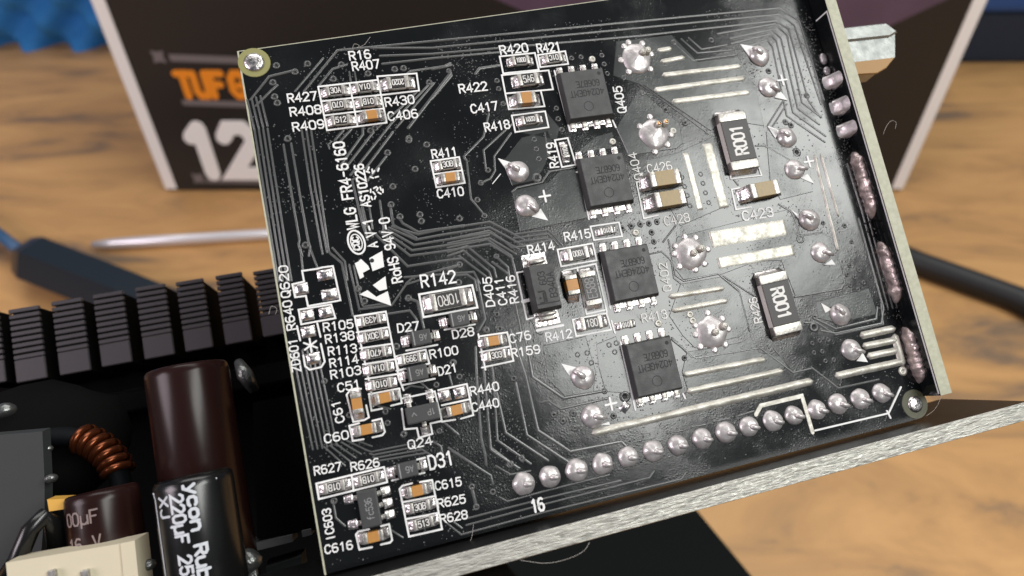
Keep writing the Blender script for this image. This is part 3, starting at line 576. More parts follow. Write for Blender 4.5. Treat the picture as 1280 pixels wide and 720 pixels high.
# SMA diode
x, y = Q('h', 450, 398, 1.4); mb = MB(); V = []
for k, z in ((0, .3), (.0, .9), (.22, 1.9)): V += [(-1.35 + k, -2.2 + k, z), (1.35 - k, -2.2 + k, z), (1.35 - k, 2.2 - k, z), (-1.35 + k, 2.2 - k, z)]
mb.add(V, [(8, 9, 10, 11), (3, 2, 1, 0)] + [(r_ * 4 + i, r_ * 4 + (i + 1) % 4, r_ * 4 + 4 + (i + 1) % 4, r_ * 4 + 4 + i) for r_ in range(2) for i in range(4)])
dio = put('diode', mb.mesh('diode', 'epoxy'), pcb, (x * .1, y * .1, 0))
for sg in (-1, 1):
    mb = MB(); boxm(mb, -1.2, 1.2, -.75, .75, 0, .1, 0, .04); put('solder_pad', mb.mesh('solder_pad', 'solder'), dio, (0, sg * .275, 0))
    mb = MB(); boxm(mb, -.72, .72, -.5, .35, .08, .34, 0, .08, 2); boxm(mb, -.72, .72, -.16, .16, .3, 1.2, 0, .06); put('lead', mb.mesh('lead', 'terminal', True), dio, (0, sg * .25, 0))
    put('solder_fillet', fillet_mesh(.3, 1.9, .3), dio, (0, sg * .295, 0), sg * math.pi / 2)
eng('603', 1.2, .62, 'engrave', dio, -.15, .75, 1.905, math.pi / 2, .1); eng('B340A', 2.3, .66, 'engrave', dio, .62, .0, 1.905, math.pi / 2, .1)
mb = MB(); st = .17
for pts in ([(-.1,-1.6),(-.1,-.75)],[(-.1,-.75),(.0,-.75)],[(-.55,-1.6),(-.1,-1.6)],[(.1,-1.6),(.1,-.6)],[(-.55,-.55),(.1,-.55)],[(-.55,-1.15),(-.35,-1.15)]): sweep(mb, [(a - .25, b + .1) for a, b in pts], st, flatp(.008 + .002 * len(mb.F) / 12))
put('marking', mb.mesh('marking', 'engrave'), dio, (0, 0, .1905))
mb = MB(); boxm(mb, -1.1, 1.1, -.06, .06, 0, .01); put('marking', mb.mesh('marking', 'engrave'), dio, (0, -.16, .19))
# small diodes
def sod(s, cx, cy):
    x, y = Q(s, cx, cy, .6); mb = MB(); boxm(mb, -.88, .88, -.66, .66, .12, .95, 0, .09, 2); o = put('diode', mb.mesh('diode', 'epoxy'), pcb, (x * .1, y * .1, 0))
    for r_ in (0, math.pi):
        def ld():
            mb = MB(); boxm(mb, .80, 1.35, -.3, .3, .05, .32, 0, .07, 2); return mb.mesh('lead', 'terminal', True)
        put('lead', cached('sodl', ld), o, rz=r_); put('solder_fillet', cached(('sodf', r_), lambda: fillet_mesh(.55, 1.05, .42)), o, (.122 * math.cos(r_), 0, 0), r_)
    eng('A6w', 1.0, .5, 'mark_grey', o, 0, 0, .953, math.pi, .06)
    mb = MB(); boxm(mb, -.05, .05, -.6, .6, 0, .006); put('marking', mb.mesh('marking', 'mark_grey'), o, (-.066, 0, .0952))
for a in (('g',1097,400),('g',883,505),('j',728,118),('m',517,187)): sod(*a)
# small three and five legged packages
def sot(s, cx, cy, w, h, rot, leads, txts):
    x, y = Q(s, cx, cy, .7); mb = MB(); boxm(mb, -w / 2, w / 2, -h / 2, h / 2, .12, 1.0, 0, .13, 2); o = put('transistor', mb.mesh('transistor', 'epoxy'), pcb, (x * .1, y * .1, 0), math.radians(rot))
    for lx, ly in leads:
        sg = 1 if ly > 0 else -1
        mb = MB(); boxm(mb, -.2, .2, -.45, .3, .06, .26, 0, .05, 2); boxm(mb, -.2, .2, -.5, -.3, .2, .55, 0, .04); put('lead', mb.mesh('lead', 'terminal', True), o, (lx * .1, ly * .1, 0), 0 if sg > 0 else math.pi)
        put('solder_fillet', fillet_mesh(.7, .8, .34), o, (lx * .1, (ly + sg * .05) * .1, 0), sg * math.pi / 2)
    for t in txts: eng(*t[:3], 'mark_grey', o, *t[3:])
sot('j', 757, 345, 2.9, 1.5, 0, [(-1.0, 1.2), (1.0, 1.2), (0, -1.2)], [('1P', .6, .5, .75, 0, 1.004, math.pi, .06), ('v', .4, .4, -.75, 0, 1.004, math.pi, .06)])
sot('m', 327, 382, 3.1, 1.65, 90, [(-1.05, 1.25), (1.05, 1.25), (-1.0, -1.25), (0, -1.25), (1.0, -1.25)], [('fc536', 1.7, .55, 0, 0, 1.004, 0, .06)])
# bare solder pads
def barepad(s, cx, cy, w=1.15, h=.95, rot=0):
    x, y = Q(s, cx, cy); mb = MB(); nx = 7
    V = []; Fc = []
    for i in range(nx):
        for j in range(nx):
            a, b = i / (nx - 1) * 2 - 1, j / (nx - 1) * 2 - 1
            V.append((a * w / 2, b * h / 2, .0 + .24 * max(0, (1 - abs(a) ** 3) * (1 - abs(b) ** 3)) * (1 + .3 * random.uniform(-1, 1))))
    for i in range(nx - 1):
        for j in range(nx - 1): Fc.append((i * nx + j, (i + 1) * nx + j, (i + 1) * nx + j + 1, i * nx + j + 1))
    mb.add(V, Fc); put('solder_pad', mb.mesh('solder_pad', 'solder', True), pcb, (x * .1, y * .1, .001), math.radians(rot))
for a in (('g',345,150,1.4,1.0),('g',370,262,1.4,1.0),('g',210,230,1.2,1.0),('g',243,378),('g',347,360),('g',250,470,1.2,1.0),('g',278,622,1.2,1.0),('j',880,245,1.1,1.0),('j',968,228,1.1,1.0)): barepad(*a)
barepad('k', 815, 490, 1.0, .8, 40)
# pins: solder cones with bent wire ends
def pin(s, cx, cy, ang, r=1.08, L_=.9, name='solder_joint', hgt=.62, lead=True):
    x, y = Q(s, cx, cy); mb = MB()
    r *= random.uniform(.95, 1.05); hgt *= random.uniform(.85, 1.15)
    lathe(mb, [(r, 0), (r * .99, .07), (r * .93, hgt * .36), (r * .78, hgt * .62), (r * .56, hgt * .82), (r * .3, hgt * .95), (.01, hgt)], 24)
    ca, sa = math.cos(math.radians(ang)), math.sin(math.radians(ang))
    for i, v in enumerate(mb.V):                     # solder pulled towards the bent wire
        f = (v[0] * ca + v[1] * sa) / r; k = 1 + .10 * max(0, f) ** 2 + .10 * noise.noise(Vector((x + v[0], y + v[1], 0)) * 1.3)
        mb.V[i] = (v[0] * k, v[1] * k, v[2] * (1 + .16 * f + .25 * noise.noise(Vector((x + v[0], y + v[1], 3)) * 1.9)))
    o = put(name, mb.mesh(name, 'pin_solder', True), pcb, (x * .1, y * .1, 0))
    if lead:
        mb = MB(); tube(mb, [(0, 0, .2), (ca * .2 * r, sa * .2 * r, hgt * .95), (ca * r * .6, sa * r * .6, hgt * 1.0), (ca * (r * .55 + L_), sa * (r * .55 + L_), hgt * .8)], .2, 10, radii=[.3, .30, .23, .19]); put('lead', mb.mesh('lead', 'pin_solder', True), o)
    return o
ROW = [('n', *q) for q in ((110,342),(218,313),(327,287),(433,262),(537,234),(640,208),(740,184),(840,158),(937,132),(1032,108),(1130,85),(1215,62))] + [('l', *q) for q in ((605,445),(695,420),(790,400),(878,375))]
for k, q in enumerate(ROW): pin(*q, -12 - k, 1.0, .16 + .02 * k, hgt=.58)
for s, x, y, a in (('e',395,338,140),('e',440,528,-40),('c',562,266,135),('c',602,410,-40),('c',690,650,140),('f',955,325,-10),('i',862,68,145),('i',922,250,-25),('i',1035,605,120),('l',750,192,-25),('k',580,322,140),('k',630,540,-18)): pin(s, x, y, a, 1.12, .62)
# flower-shaped joints
def flower(s, cx, cy, tin, wires=((.5, .3), (1.1, .45))):
    x, y = Q(s, cx, cy); mb = MB(); r = 1.62; A = 40; rings = [(1.0, 0), (.97, .08), (.9, .2), (.78, .31), (.6, .42), (.4, .5), (.2, .54), (.01, .55)]
    lathe(mb, [(r * a, b) for a, b in rings], A)
    lob = [(k * 2 * math.pi / 8 + random.uniform(-.25, .25), random.uniform(.0, .09), random.uniform(.25, .45)) for k in range(8)]
    for i, (a, b, c) in enumerate(mb.V):             # solder flowed out over the ring of small holes
        t = math.atan2(b, a); q = math.hypot(a, b) / r; k = 1
        for la, lh, lw in lob: dd = (t - la + math.pi) % (2 * math.pi) - math.pi; k += lh * math.exp(-(dd / lw) ** 2) * q ** 3
        k += .10 * noise.noise(Vector((a * .7 + x, b * .7 + y, 1)))
        mb.V[i] = (a * k, b * k, c * (1 + .3 * noise.noise(Vector((a * .9 + x, b * .9, 2)))) + .05 * noise.noise(Vector((a * 2.5 + x, b * 2.5, 7))))
    o = put('solder_joint', mb.mesh('solder_joint', 'pin_solder', True), pcb, (x * .1, y * .1, 0))
    for la, lh, lw in lob:
        if random.random() < .85:
            rr = r * (1.06 + lh * .9) * random.uniform(.97, 1.05); mb = MB(); lathe(mb, [(.36, -.03), (.34, .06), (.24, .13), (.12, .14), (.01, .12)], 12, (rr * math.cos(la), rr * math.sin(la), .03))
            put('filled_via', mb.mesh('filled_via', 'pin_solder', True), o)
    for wx, wy in wires:
        mb = MB(); lathe(mb, [(.42, .2), (.36, .75), (.27, .92), (.24, .92)], 12, (wx, wy, 0)); lathe(mb, [(.22, .7), (.22, .935), (.01, .94)], 12, (wx, wy, 0), 1); put('wire_end', mb.mesh('wire_end', ['strip_solder', 'copper_wire' if tin else 'strip_solder'], True), o)
flower('b',1150,330,False); flower('f',170,125,True, ((.35,.75),(1.2,.85))); flower('i',195,255,False,((.0,-.1),(.9,.2))); flower('l',165,118,False,((.1,-.1),(1.2,.3)))
# corner mounting pads
for s, x, y, r1, r2 in (('a',170,172,1.45,.93),('l',1022,422,1.5,.85)):
    X, Y = Q(s, x, y); mb = MB(); lathe(mb, [(r1, 0), (r1 - .03, .05), (.5, .05)], 28); o = put('mounting_pad', mb.mesh('mounting_pad', 'laminate_ring' if s == 'a' else 'laminate_dark'), pcb, (X * .1, Y * .1, 0))
    mb = MB(); lathe(mb, [(r2, .04), (r2 * .97, .12), (r2 * .7, .22), (.01, .26)], 22); put('solder_dome', mb.mesh('solder_dome', 'solder', True), o)
x, y = Q('l', 970, 283); mb = MB(); lathe(mb, [(.5, 0), (.48, .1), (.2, .16), (.12, .05), (.01, .04)], 16); put('filled_via', mb.mesh('filled_via', 'strip_solder', True), pcb, (x * .1, y * .1, 0))
for s, pts in (('e', [(925,168)]), ('h', [(965,95),(1092,605)]), ('k', [(1003,20)]), ('b', [(900,335)]), ('f', [(275,108),(240,182)]), ('i', [(205,635),(190,600)])):
    for q in pts:
        x, y = Q(s, *q); mb = MB(); lathe(mb, [(.38, 0), (.34, .12), (.2, .16), (.14, .06), (.01, .05)], 14); put('filled_via', mb.mesh('filled_via', 'strip_solder', True), pcb, (x * .1, y * .1, 0))
# fine specks of flux and dust, too many to count
mb = MB(); cnt = 0
while cnt < 7500:
    x, y = random.uniform(-BW + .3, BW - .3), random.uniform(-BH + .3, BH - .3)
    d = noise.noise(Vector((x, y, 0)) * .16) + .5 * noise.noise(Vector((x, y, 4)) * .55)
    if random.random() > max(.05, (d + .05) * 1.5): continue
    r_ = random.choice((.035, .04, .05, .065, .09)); n0 = len(mb.V); ph = random.random() * 6
    for q, hh in ((1, 0), (.75, .55)):
        for k in range(5): mb.V.append((x + r_ * q * math.cos(ph + k * 1.2566), y + r_ * q * math.sin(ph + k * 1.2566), r_ * hh))
    mb.V.append((x, y, r_ * .8))
    for k in range(5):
        mb.F.append((n0 + k, n0 + (k + 1) % 5, n0 + 5 + (k + 1) % 5, n0 + 5 + k)); mb.F.append((n0 + 5 + k, n0 + 5 + (k + 1) % 5, n0 + 10)); mb.M += [0, 0]
    cnt += 1
tag(put('flux_specks', mb.mesh('flux_specks', 'mask_trace', True), pcb), kind='stuff')
# silkscreen ---------------------------------------------------------
SZ = .095
def silk_text(txt, s, x0, y0, x1, y1, h=None, st=None, m='silk', s2=None):
    p0, p1 = Q(s, x0, y0), Q(s, x0, y0 - 10 * SH[s][2]); mm = math.hypot(p0[0] - p1[0], p0[1] - p1[1]) / 10   # mm per photograph pixel here
    h = h or 10.2 * mm; st = st or 1.75 * mm
    a, b = Vector(Q(s, x0, y0)), Vector(Q(s2 or s, x1, y1)); d = b - a
    mb = text_mb(txt, d.length - st * .5, h, st, SZ); put('lettering', mb.mesh('lettering', m), pcb, (a.x * .1, a.y * .1, 0), math.atan2(d.y, d.x))
for t in (('R16','a',710,160,830,148),('R407','a',727,219,880,203),('R427','a',363,398,527,383),('R408','a',377,475,552,458),('R409','a',392,560,568,540),('R430','a',912,420,1075,402),('C406','a',928,500,1095,482),
 ('R420','b',388,308,545,292),('R421','b',597,298,727,285),('R422','b',158,525,315,508),('C417','b',225,638,375,618),('R418','e',212,112,352,92),('Q405','b',1092,632,1062,485),('R411','d',1085,172,1225,155),('C410','d',1115,395,1262,378),
 ('R640','g',180,455,152,292),('Q620','g',148,275,132,97),('ZD601','g',208,690,184,508),
 ('R105','g',338,470,505,448),('R138','g',350,537,512,512),('R113','g',365,605,525,585),('R114','g',375,672,535,645),('R103','j',245,152,415,122),('D27','g',755,475,875,460),('D28','g',1065,510,1185,490),('R100','g',938,622,1095,595),('D21','j',850,132,955,108),
 ('D405','h',172,505,150,342),('C411','h',242,495,215,347),('R416','h',307,485,280,332),('R415','h',570,142,715,120),('R414','h',365,215,512,188),('R412','h',465,705,610,682),('C76','h',262,715,380,690),('R159','k',180,210,340,185),
 ('R419','e',622,310,597,172),('C51','j',285,225,410,200),('C61','j',318,388,288,268),('C60','j',210,512,345,485),('R440','j',1030,245,1190,212),('C440','j',1040,335,1190,305),('Q24','j',680,545,815,518),
 ('R627','m',55,215,190,190),('R626','m',238,195,380,170),('IC603','m',155,535,130,378),('C616','m',108,608,246,582),('C615','m',660,290,790,265),('R625','m',672,378,810,352),('R628','m',685,455,820,430)): silk_text(*t)
silk_text('R142','g',890,222,1085,192,1.1,.17); silk_text('D31','m',632,187,752,158,1.15,.17); silk_text('16','n',150,460,202,448,1.05,.2); silk_text('C423','f',672,612,842,586,.95)
for t in (('Q404','e',1095,375,1055,228),('C426','f',137,345,272,325),('C428','f',232,640,372,615),('R413','h',1005,600,1145,572),('Q402','h',1165,420,1135,262),('R426','i',595,640,560,500)): silk_text(*t, m='mark_white', st=.11)
silk_text('WLG FR4-6160','d',665,563,582,75,.95,.17); silk_text('AS10226','d',735,440,690,200,.8,.16); silk_text('A','d',775,668,768,638,.8,.15); silk_text('V-1','d',765,605,740,508,.85,.16)
silk_text('RoHS 94V-0','g',778,188,835,500,.88,.15,s2='d')
SL = []
def K(s, *pts, w=.16, cl=False): SL.append((QL(s, pts), w, cl))
K('a',(530,310),(580,555),(915,512),(862,252),(1083,235),(1097,332),(883,357)); K('a',(530,310),(865,272)); K('a',(546,392),(883,356)); K('a',(563,472),(900,432)); K('a',(706,290),(752,533))
K('b',(380,320),(578,300),(600,395),(400,415),cl=True); K('b',(595,312),(748,290),(765,362),(608,380),cl=True); K('b',(392,425),(655,398),(680,505),(412,528),cl=True); K('b',(412,530),(432,617),(632,600),(612,517)); K('e',(358,22),(545,-2),(565,88),(378,115),cl=True)
K('b',(688,400),(775,740)); K('e',(720,255),(792,605)); K('e',(722,340),(745,336)); K('h',(765,195),(822,520)); K('k',(790,125),(872,505)); K('k',(1140,415),(1152,440)); K('e',(925,50),(943,88))
K('d',(1072,188),(1232,165),(1264,310),(1105,335),cl=True); K('d',(1088,262),(1248,240)); K('e',(600,160),(672,148),(718,298),(640,312),cl=True); K('e',(800,645),(960,622),(978,700),(820,722),cl=True)
K('f',(95,390),(68,397),(110,600),(190,582)); K('f',(650,428),(603,437),(628,550),(712,535)); K('f',(592,340),(600,378),(772,358),(755,310), w=.12)
K('g',(215,130),(300,118),(330,110),(388,103),(430,295),(248,328),(236,270),(176,278),(160,205),(226,190),cl=True); K('g',(195,348),(378,318),(402,395),(210,430),cl=True); K('g',(186,440),(204,520)); K('g',(300,425),(318,500)); K('g',(222,605),(232,665),(258,685),(322,670),(342,640),(320,540))
K('g',(510,385),(685,358),(760,735),(785,800)); K('g',(510,385),(596,770),(615,890)); K('g',(522,475),(697,447)); K('g',(540,565),(715,540)); K('g',(557,655),(732,627)); K('j',(437,152),(612,125)); K('j',(455,238),(627,205)); K('j',(455,235),(470,330),(530,318)); K('j',(580,302),(640,287),(625,205))
K('g',(872,262),(1170,210),(1200,335),(897,390),cl=True, w=.19); K('g',(1015,460),(1185,430)); K('g',(785,502),(830,492)); K('g',(800,577),(975,545)); K('g',(735,612),(908,572),(930,650),(757,690),cl=True); K('j',(640,187),(825,150)); K('j',(610,105),(660,95))
K('h',(335,312),(296,320),(352,582),(388,572)); K('h',(410,645),(555,615), w=.26); K('h',(330,482),(378,470), w=.34); K('h',(525,190),(722,155),(745,250),(545,285),cl=True); K('h',(560,308),(740,270),(802,540)); K('h',(635,290),(688,552),(790,530)); K('h',(610,585),(800,548),(828,640),(630,677),cl=True); K('h',(828,590),(848,658))
K('k',(0,92),(152,70),(188,230),(10,268)); K('k',(0,182),(172,148)); K('k',(-10,80),(30,280))
K('j',(410,207),(345,222),(330,240),(352,330)); K('j',(352,335),(368,393),(430,382),(455,368),(440,300)); K('j',(425,490),(365,500),(345,415),(400,400)); K('j',(475,387),(525,375),(545,450),(530,468),(475,480))
K('j',(640,262),(825,222),(865,388),(800,402),(812,460),(737,482),(725,428),(655,435),(640,320)); K('j',(845,215),(1005,180),(1042,355),(972,375)); K('j',(940,380),(865,392)); K('j',(865,300),(1025,265))
K('m',(62,258),(400,175),(416,250),(75,335),cl=True); K('m',(238,215),(248,294)); K('m',(420,182),(465,170)); K('m',(565,138),(605,128)); K('m',(440,242),(602,203)); K('m',(540,256),(492,268),(478,285),(525,522),(690,485),(640,240),(580,250)); K('m',(495,350),(657,320)); K('m',(510,435),(673,404)); K('m',(268,302),(358,285)); K('m',(325,485),(272,497),(260,512),(277,587),(340,575)); K('m',(385,470),(425,460),(441,540),(430,552),(385,562))
K('l',(600,533),(910,460),(962,350), w=.17); K('l',(903,450),(918,480), w=.17); K('e',(250,405),(295,350), w=.08)
for s, x, y in (('e',543,475),('c',668,378),('f',1037,280),('k',735,472)):
    X, Y = Q(s, x, y); SL.append(([(X - .55, Y), (X + .55, Y)], .2, False)); SL.append(([(X, Y - .55), (X, Y + .55)], .2, False))
X, Y = Q('g', 262, 548)
for k in range(3): a = k * math.pi / 3 + .5; SL.append(([(X - .6 * math.cos(a), Y - .6 * math.sin(a)), (X + .6 * math.cos(a), Y + .6 * math.sin(a))], .16, False))
for k, (pts, w, cl) in enumerate(SL):
    mb = MB(); sweep(mb, pts, w, flatp(SZ + .004 + .0016 * (k % 5)), closed=cl, taper=not cl); put('silkscreen_line', mb.mesh('silkscreen_line', 'silk'), pcb)
def silk_fill(s, *pts, name='silkscreen_mark', z=SZ + .012, m='silk'):
    mb = MB(); prism(mb, QL(s, pts), 0.0, z); return put(name, mb.mesh(name, m), pcb)
silk_fill('e',(280,262),(352,285),(325,322)); silk_fill('e',(470,590),(520,545),(562,612)); silk_fill('c',(470,210),(530,220),(512,265)); silk_fill('c',(630,460),(655,425),(692,474)); silk_fill('f',(805,80),(858,98),(850,150)); silk_fill('f',(990,372),(1030,350),(1066,405)); silk_fill('k',(455,245),(545,268),(500,312)); silk_fill('l',(775,240),(800,205),(822,245)); silk_fill('c',(600,600),(650,615),(640,645)); silk_fill('k',(668,590),(725,572),(728,590)); silk_fill('i',(755,10),(800,40),(800,60)); silk_fill('i',(925,535),(985,570),(950,590), m='mark_white'); silk_fill('i',(945,320),(985,290),(1005,320))
silk_fill('t',(385,500),(420,482),(440,460),(505,520),(520,552),(458,585),(468,620),(432,640),(410,575)); silk_fill('t',(515,455),(632,388),(640,460),(650,530),(545,570),(530,510))
silk_fill('g',(612,210),(683,160),(692,232),(650,242)); silk_fill('g',(538,262),(582,238),(632,276),(696,244),(716,326))
mb = MB(); lathe(mb, [(.2, 0), (.2, .012), (.01, .013)], 10); x, y = Q('t', 540, 475); put('via_hole', mb.mesh('via_hole', 'hole_dark'), pcb, (x * .1, y * .1, (SZ + .013) * .1))
X, Y = Q('t', 400, 310)
for k in (1.0, .68):
    mb = MB(); sweep(mb, [(X + .72 * k * math.cos(t * math.pi / 12) - .1 * k * math.sin(t * math.pi / 12), Y + 1.12 * k * math.sin(t * math.pi / 12)) for t in range(24)], .17 if k == 1 else .1, flatp(SZ), closed=True); put('emblem_ring', mb.mesh('emblem_ring', 'silk'), pcb)
silk_text('CQC', 't', 432, 372, 412, 255, .55, .13)
for x, y, a in ((940,440,60),(935,470,150),(975,460,90),(1030,450,60),(985,470,45),(970,520,150),(1015,515,10),(960,640,80),(990,660,120),(1020,625,60),(1050,620,100),(1070,640,80),(1000,610,20),(1040,660,140),(1000,700,60),(970,705,100)):
    X, Y = Q('r', x, y); c, s_ = math.cos(math.radians(a)) * .14, math.sin(math.radians(a)) * .14; mb = MB(); sweep(mb, [(X - c, Y - s_), (X + c, Y + s_)], .15, flatp(SZ), taper=True); put('silkscreen_mark', mb.mesh('silkscreen_mark', 'silk'), pcb)
# ------------------------------------------------------------------ side board standing at the right
wall = empty('side_board', BM); tag(wall, 'narrow black circuit board standing upright along the right edge of the main board', 'circuit board')
WT, HW = 1.35, 2.35
yb = PU(1160, 495, BW)[0]; U0 = BW + .02
mb = MB(); boxm(mb, U0, U0 + WT, yb, BH + 16, -6, HW - .06, 0); put('substrate', mb.mesh('substrate', 'mask'), wall)
mb = MB(); boxm(mb, U0, U0 + WT, yb, BH + 16, HW - .06, HW, 0, .02); put('cut_edge', mb.mesh('cut_edge', 'laminate'), wall)
def wallmap(mb): mb.V = [(U0 - c, a, b) for a, b, c in mb.V]; return mb
mb = MB(); a0 = PU(1034, 14, U0); a1 = PU(1016, 30, U0); sweep(mb, [(yb + .2, HW - .22), (a0[0], HW - .22), (a1[0], .25)], .16, flatp(.03)); put('silkscreen_line', wallmap(mb).mesh('silkscreen_line', 'silk'), wall)
for (x0, y0, x1, y1) in ((1043,92,1047,113),(1052,122,1057,145),(1062,152,1067,173)):
    ya, yc = P(x0, y0)[1], P(x1, y1)[1]; ym = (ya + yc) / 2; hl = abs(ya - yc) / 2; mb = MB(); V = []; Fc = []; n = 9
    for i in range(n):
        for j in range(7):
            t = i / (n - 1) * 2 - 1; q = j / 6; e = math.sqrt(max(0, 1 - t ** 4)); r_ = 1.35 * e * (.82 + .18 * abs(math.cos(q * math.pi)))
            V.append((BW + .02 - r_ * (1 - q) ** 1.0 * .9, ym + t * hl * .95, .02 + 1.65 * e * q ** 1.4))
    for i in range(n - 1):
        for j in range(6): Fc.append((i * 7 + j, i * 7 + j + 1, (i + 1) * 7 + j + 1, (i + 1) * 7 + j))
    mb.add(V, Fc); put('solder_joint', mb.mesh('solder_joint', 'pin_solder', True), wall)
for (x0, y0, x1, y1, mname) in ((1078,188,1101,272,'joint_solder'),(1107,300,1129,378,'joint_solder'),(1139,406,1163,476,'joint_solder')):
    ya, yc = P(x0, y0)[1], P(x1, y1)[1]; n = 46; mb = MB(); V = []; Fc = []; mj = 9
    for k in range(n):
        t = k / (n - 1); yy = ya + (yc - ya) * t; e = min(1, 6 * t, 6 * (1 - t)) ** .5
        for j in range(mj):
            q = j / (mj - 1); sc = abs(math.sin(t * math.pi * 9 + .6 * math.sin(t * 9) + .5)) ** .6; top = (1.12 + .16 * sc) * e; out = (.62 + .22 * noise.noise(Vector((yy * .6, 3, x0)))) * e
            bul = 1 + .16 * math.sin(q * math.pi) + .45 * noise.noise(Vector((yy * 1.6, q * 2.5, x0)))
            V.append((BW + .02 - out * math.cos(q * math.pi / 2) * bul * .8 - .02, yy, .01 + top * math.sin(q * math.pi / 2) * (.8 + .2 * bul)))
    for k in range(n - 1):
        for j in range(mj - 1): Fc.append((k * mj + j, (k + 1) * mj + j, (k + 1) * mj + j + 1, k * mj + j + 1))
    mb.add(V, Fc)
    put('solder_joint', mb.mesh('solder_joint', mname, True), wall)
for (x, y) in ((1037,75),(1042,88),(1032,72)):
    Y_ = P(x, y)[1]; mb = MB(); sphere(mb, (BW - .3, Y_, .1), .42, sz=.6, sy=1.2); put('solder_splash', mb.mesh('solder_splash', 'pin_solder', True), wall)
mb = MB()
for k in range(120):                                 # grains of flux between the joints
    y_ = random.choice([P(1050, 118)[1], P(1059, 148)[1], P(1070, 180)[1], P(1104, 288)[1], P(1135, 392)[1], P(1045, 90)[1]]) + random.gauss(0, .45)
    sphere(mb, (BW - abs(random.gauss(.2, .5)), y_, .05 + random.random() * .1), random.uniform(.07, .16), seg=6, rings=4)
tag(put('flux_grains', mb.mesh('flux_grains', 'mask', True), wall), kind='stuff')
# zinc tab behind it
tb = empty('metal_tab', BM); tag(tb, 'galvanised metal tab sticking out behind the upright side board', 'metal tab')
zt_ = -3.0; c0 = [P(*q, zt_) for q in ((1045,36),(1108,29),(1121,41),(1121,72),(1106,84),(1045,90))]
mb = MB(); prism(mb, [P(*q, zt_) for q in ((900,60),(1112,36),(1121,42),(1121,73),(1108,85),(900,110))], zt_ - 3.5, zt_, 0, .25); put('tab_body', mb.mesh('tab_body', 'zinc'), tb)
mb = MB(); prism(mb, [P(*q, zt_) for q in ((900,52),(1106,29.5),(1121,41),(1111,47),(900,70))], zt_ + .05, zt_ + .3, 0, .2); put('tab_flange', mb.mesh('tab_flange', 'zinc'), tb)
mb = MB(); prism(mb, [P(*q, zt_) for q in ((1040,81),(1118,72),(1107,86),(1095,93),(1040,96))], zt_ + .04, zt_ + .22, 0, .1); put('reflection_strip', mb.mesh('reflection_strip', 'tab_reflection'), tb)  # strip added to paint the orange reflection along the tab's bottom
# ------------------------------------------------------------------ metal plate along the lower edge
pv = -BH - .25
mp_ = empty('metal_plate', BM); tag(mp_, 'thick metal plate with rough sawn pale edge along the bottom of the board', 'metal plate')
n1_ = PV(1000, 578, pv)[1]; xe = PV(1270, 502, pv)[0]; q2 = PV(1160, 503, pv); hgt = n1_
prof = [(-70, hgt), (xe, hgt), (xe + .2, hgt - .5), (q2[0] + 2, q2[1]), (q2[0] - 2, -9), (-70, -9)]
TK = 1.7
def pmap(mb): mb.V = [(a, pv - c, b) for a, b, c in mb.V]; return mb
mb = MB(); prism(mb, [(-70, hgt - .12), (xe, hgt - .12), (xe + .2, hgt - .5), (q2[0] + 2, q2[1]), (q2[0] - 2, -9), (-70, -9)], 0, TK); put('plate_body', pmap(mb).mesh('plate_body', 'plate_face'), mp_)
mb = MB(); boxm(mb, -70, xe, pv - TK - .01, pv + .01, hgt - .12, hgt, 0, .05); put('sawn_edge', mb.mesh('sawn_edge', 'cut_metal'), mp_)
# ------------------------------------------------------------------ power supply innards at the lower left (board frame, mm)
def W3(x, y, n): u, v = P(x, y, n); return Vector((u, v, n))
hs = empty('heatsink', BM); tag(hs, 'black finned heatsink with ridged fins standing behind the capacitors', 'heatsink')
nf = -34.0
FIN = [(-14,452,22,448,32,474,-4,480), (12.7,385,48.3,380,58,473,17,479), (66.7,375,103,370,112,463,71,470), (118,367,155,360.7,163,453,124,459), (170.7,357,207,353,217,443,178,450), (220.7,350,253,347,267,433,230,441), (270.7,342,302,339,315,425,280,432), (319,337,350,333,362,415,326,423)]
for k, f in enumerate(FIN):
    if k == 0: f = (-40,390,-4,386,8,477,-32,484)
    TL, TRt, BRt, BL = [P(f[i], f[i + 1], nf) for i in (0, 2, 4, 6)]
    x0, x1 = (TL[0] + BL[0]) / 2, (TRt[0] + BRt[0]) / 2; y1, y0 = (TL[1] + TRt[1]) / 2, (BL[1] + BRt[1]) / 2
    mb = MB(); H_ = y1 - y0; boxm(mb, x0 + .3, x1 - .3, y0 + .02, y1 - .3, nf - 14, nf - .5, 1); boxm(mb, x0, x1, y0, y0 + H_ * .30, nf - .5, nf, 0, .12)  # fin sides coloured darker than the fronts to paint the shade between fins
    nr = 9
    for j in range(nr):
        a = y0 + H_ * .30 + H_ * .70 * j / nr; b = y0 + H_ * .30 + H_ * .70 * (j + 1) / nr; boxm(mb, x0, x1, a + .04, b - .16, nf - .6, nf, 0, .09)
    put('fin', mb.mesh('fin', ['fin_black', 'black_dull']), hs)
yb_ = P(200, 470, nf)[1]; mb = MB(); boxm(mb, -140, 0, yb_ - 34, P(200, 420, nf - 16)[1] - 3, nf - 20, nf - 14.2, 0, .2); put('back_plate', mb.mesh('back_plate', 'black_dull'), hs)
mb = MB(); boxm(mb, -140, 0, yb_ - 3.5, yb_ - .6, nf - 14, nf - 5, 0, .3); put('base_rail', mb.mesh('base_rail', 'black_dull'), hs)
fl = tag(put('power_supply_floor', None or (lambda mb: (boxm(mb, -140, -8, -44, -40, -60, 1, 0, .3), mb.mesh('power_supply_floor', 'black_dull'))[1])(MB())), 'black floor plate of the opened power supply under the capacitors', 'floor plate'); fl.matrix_world = BM
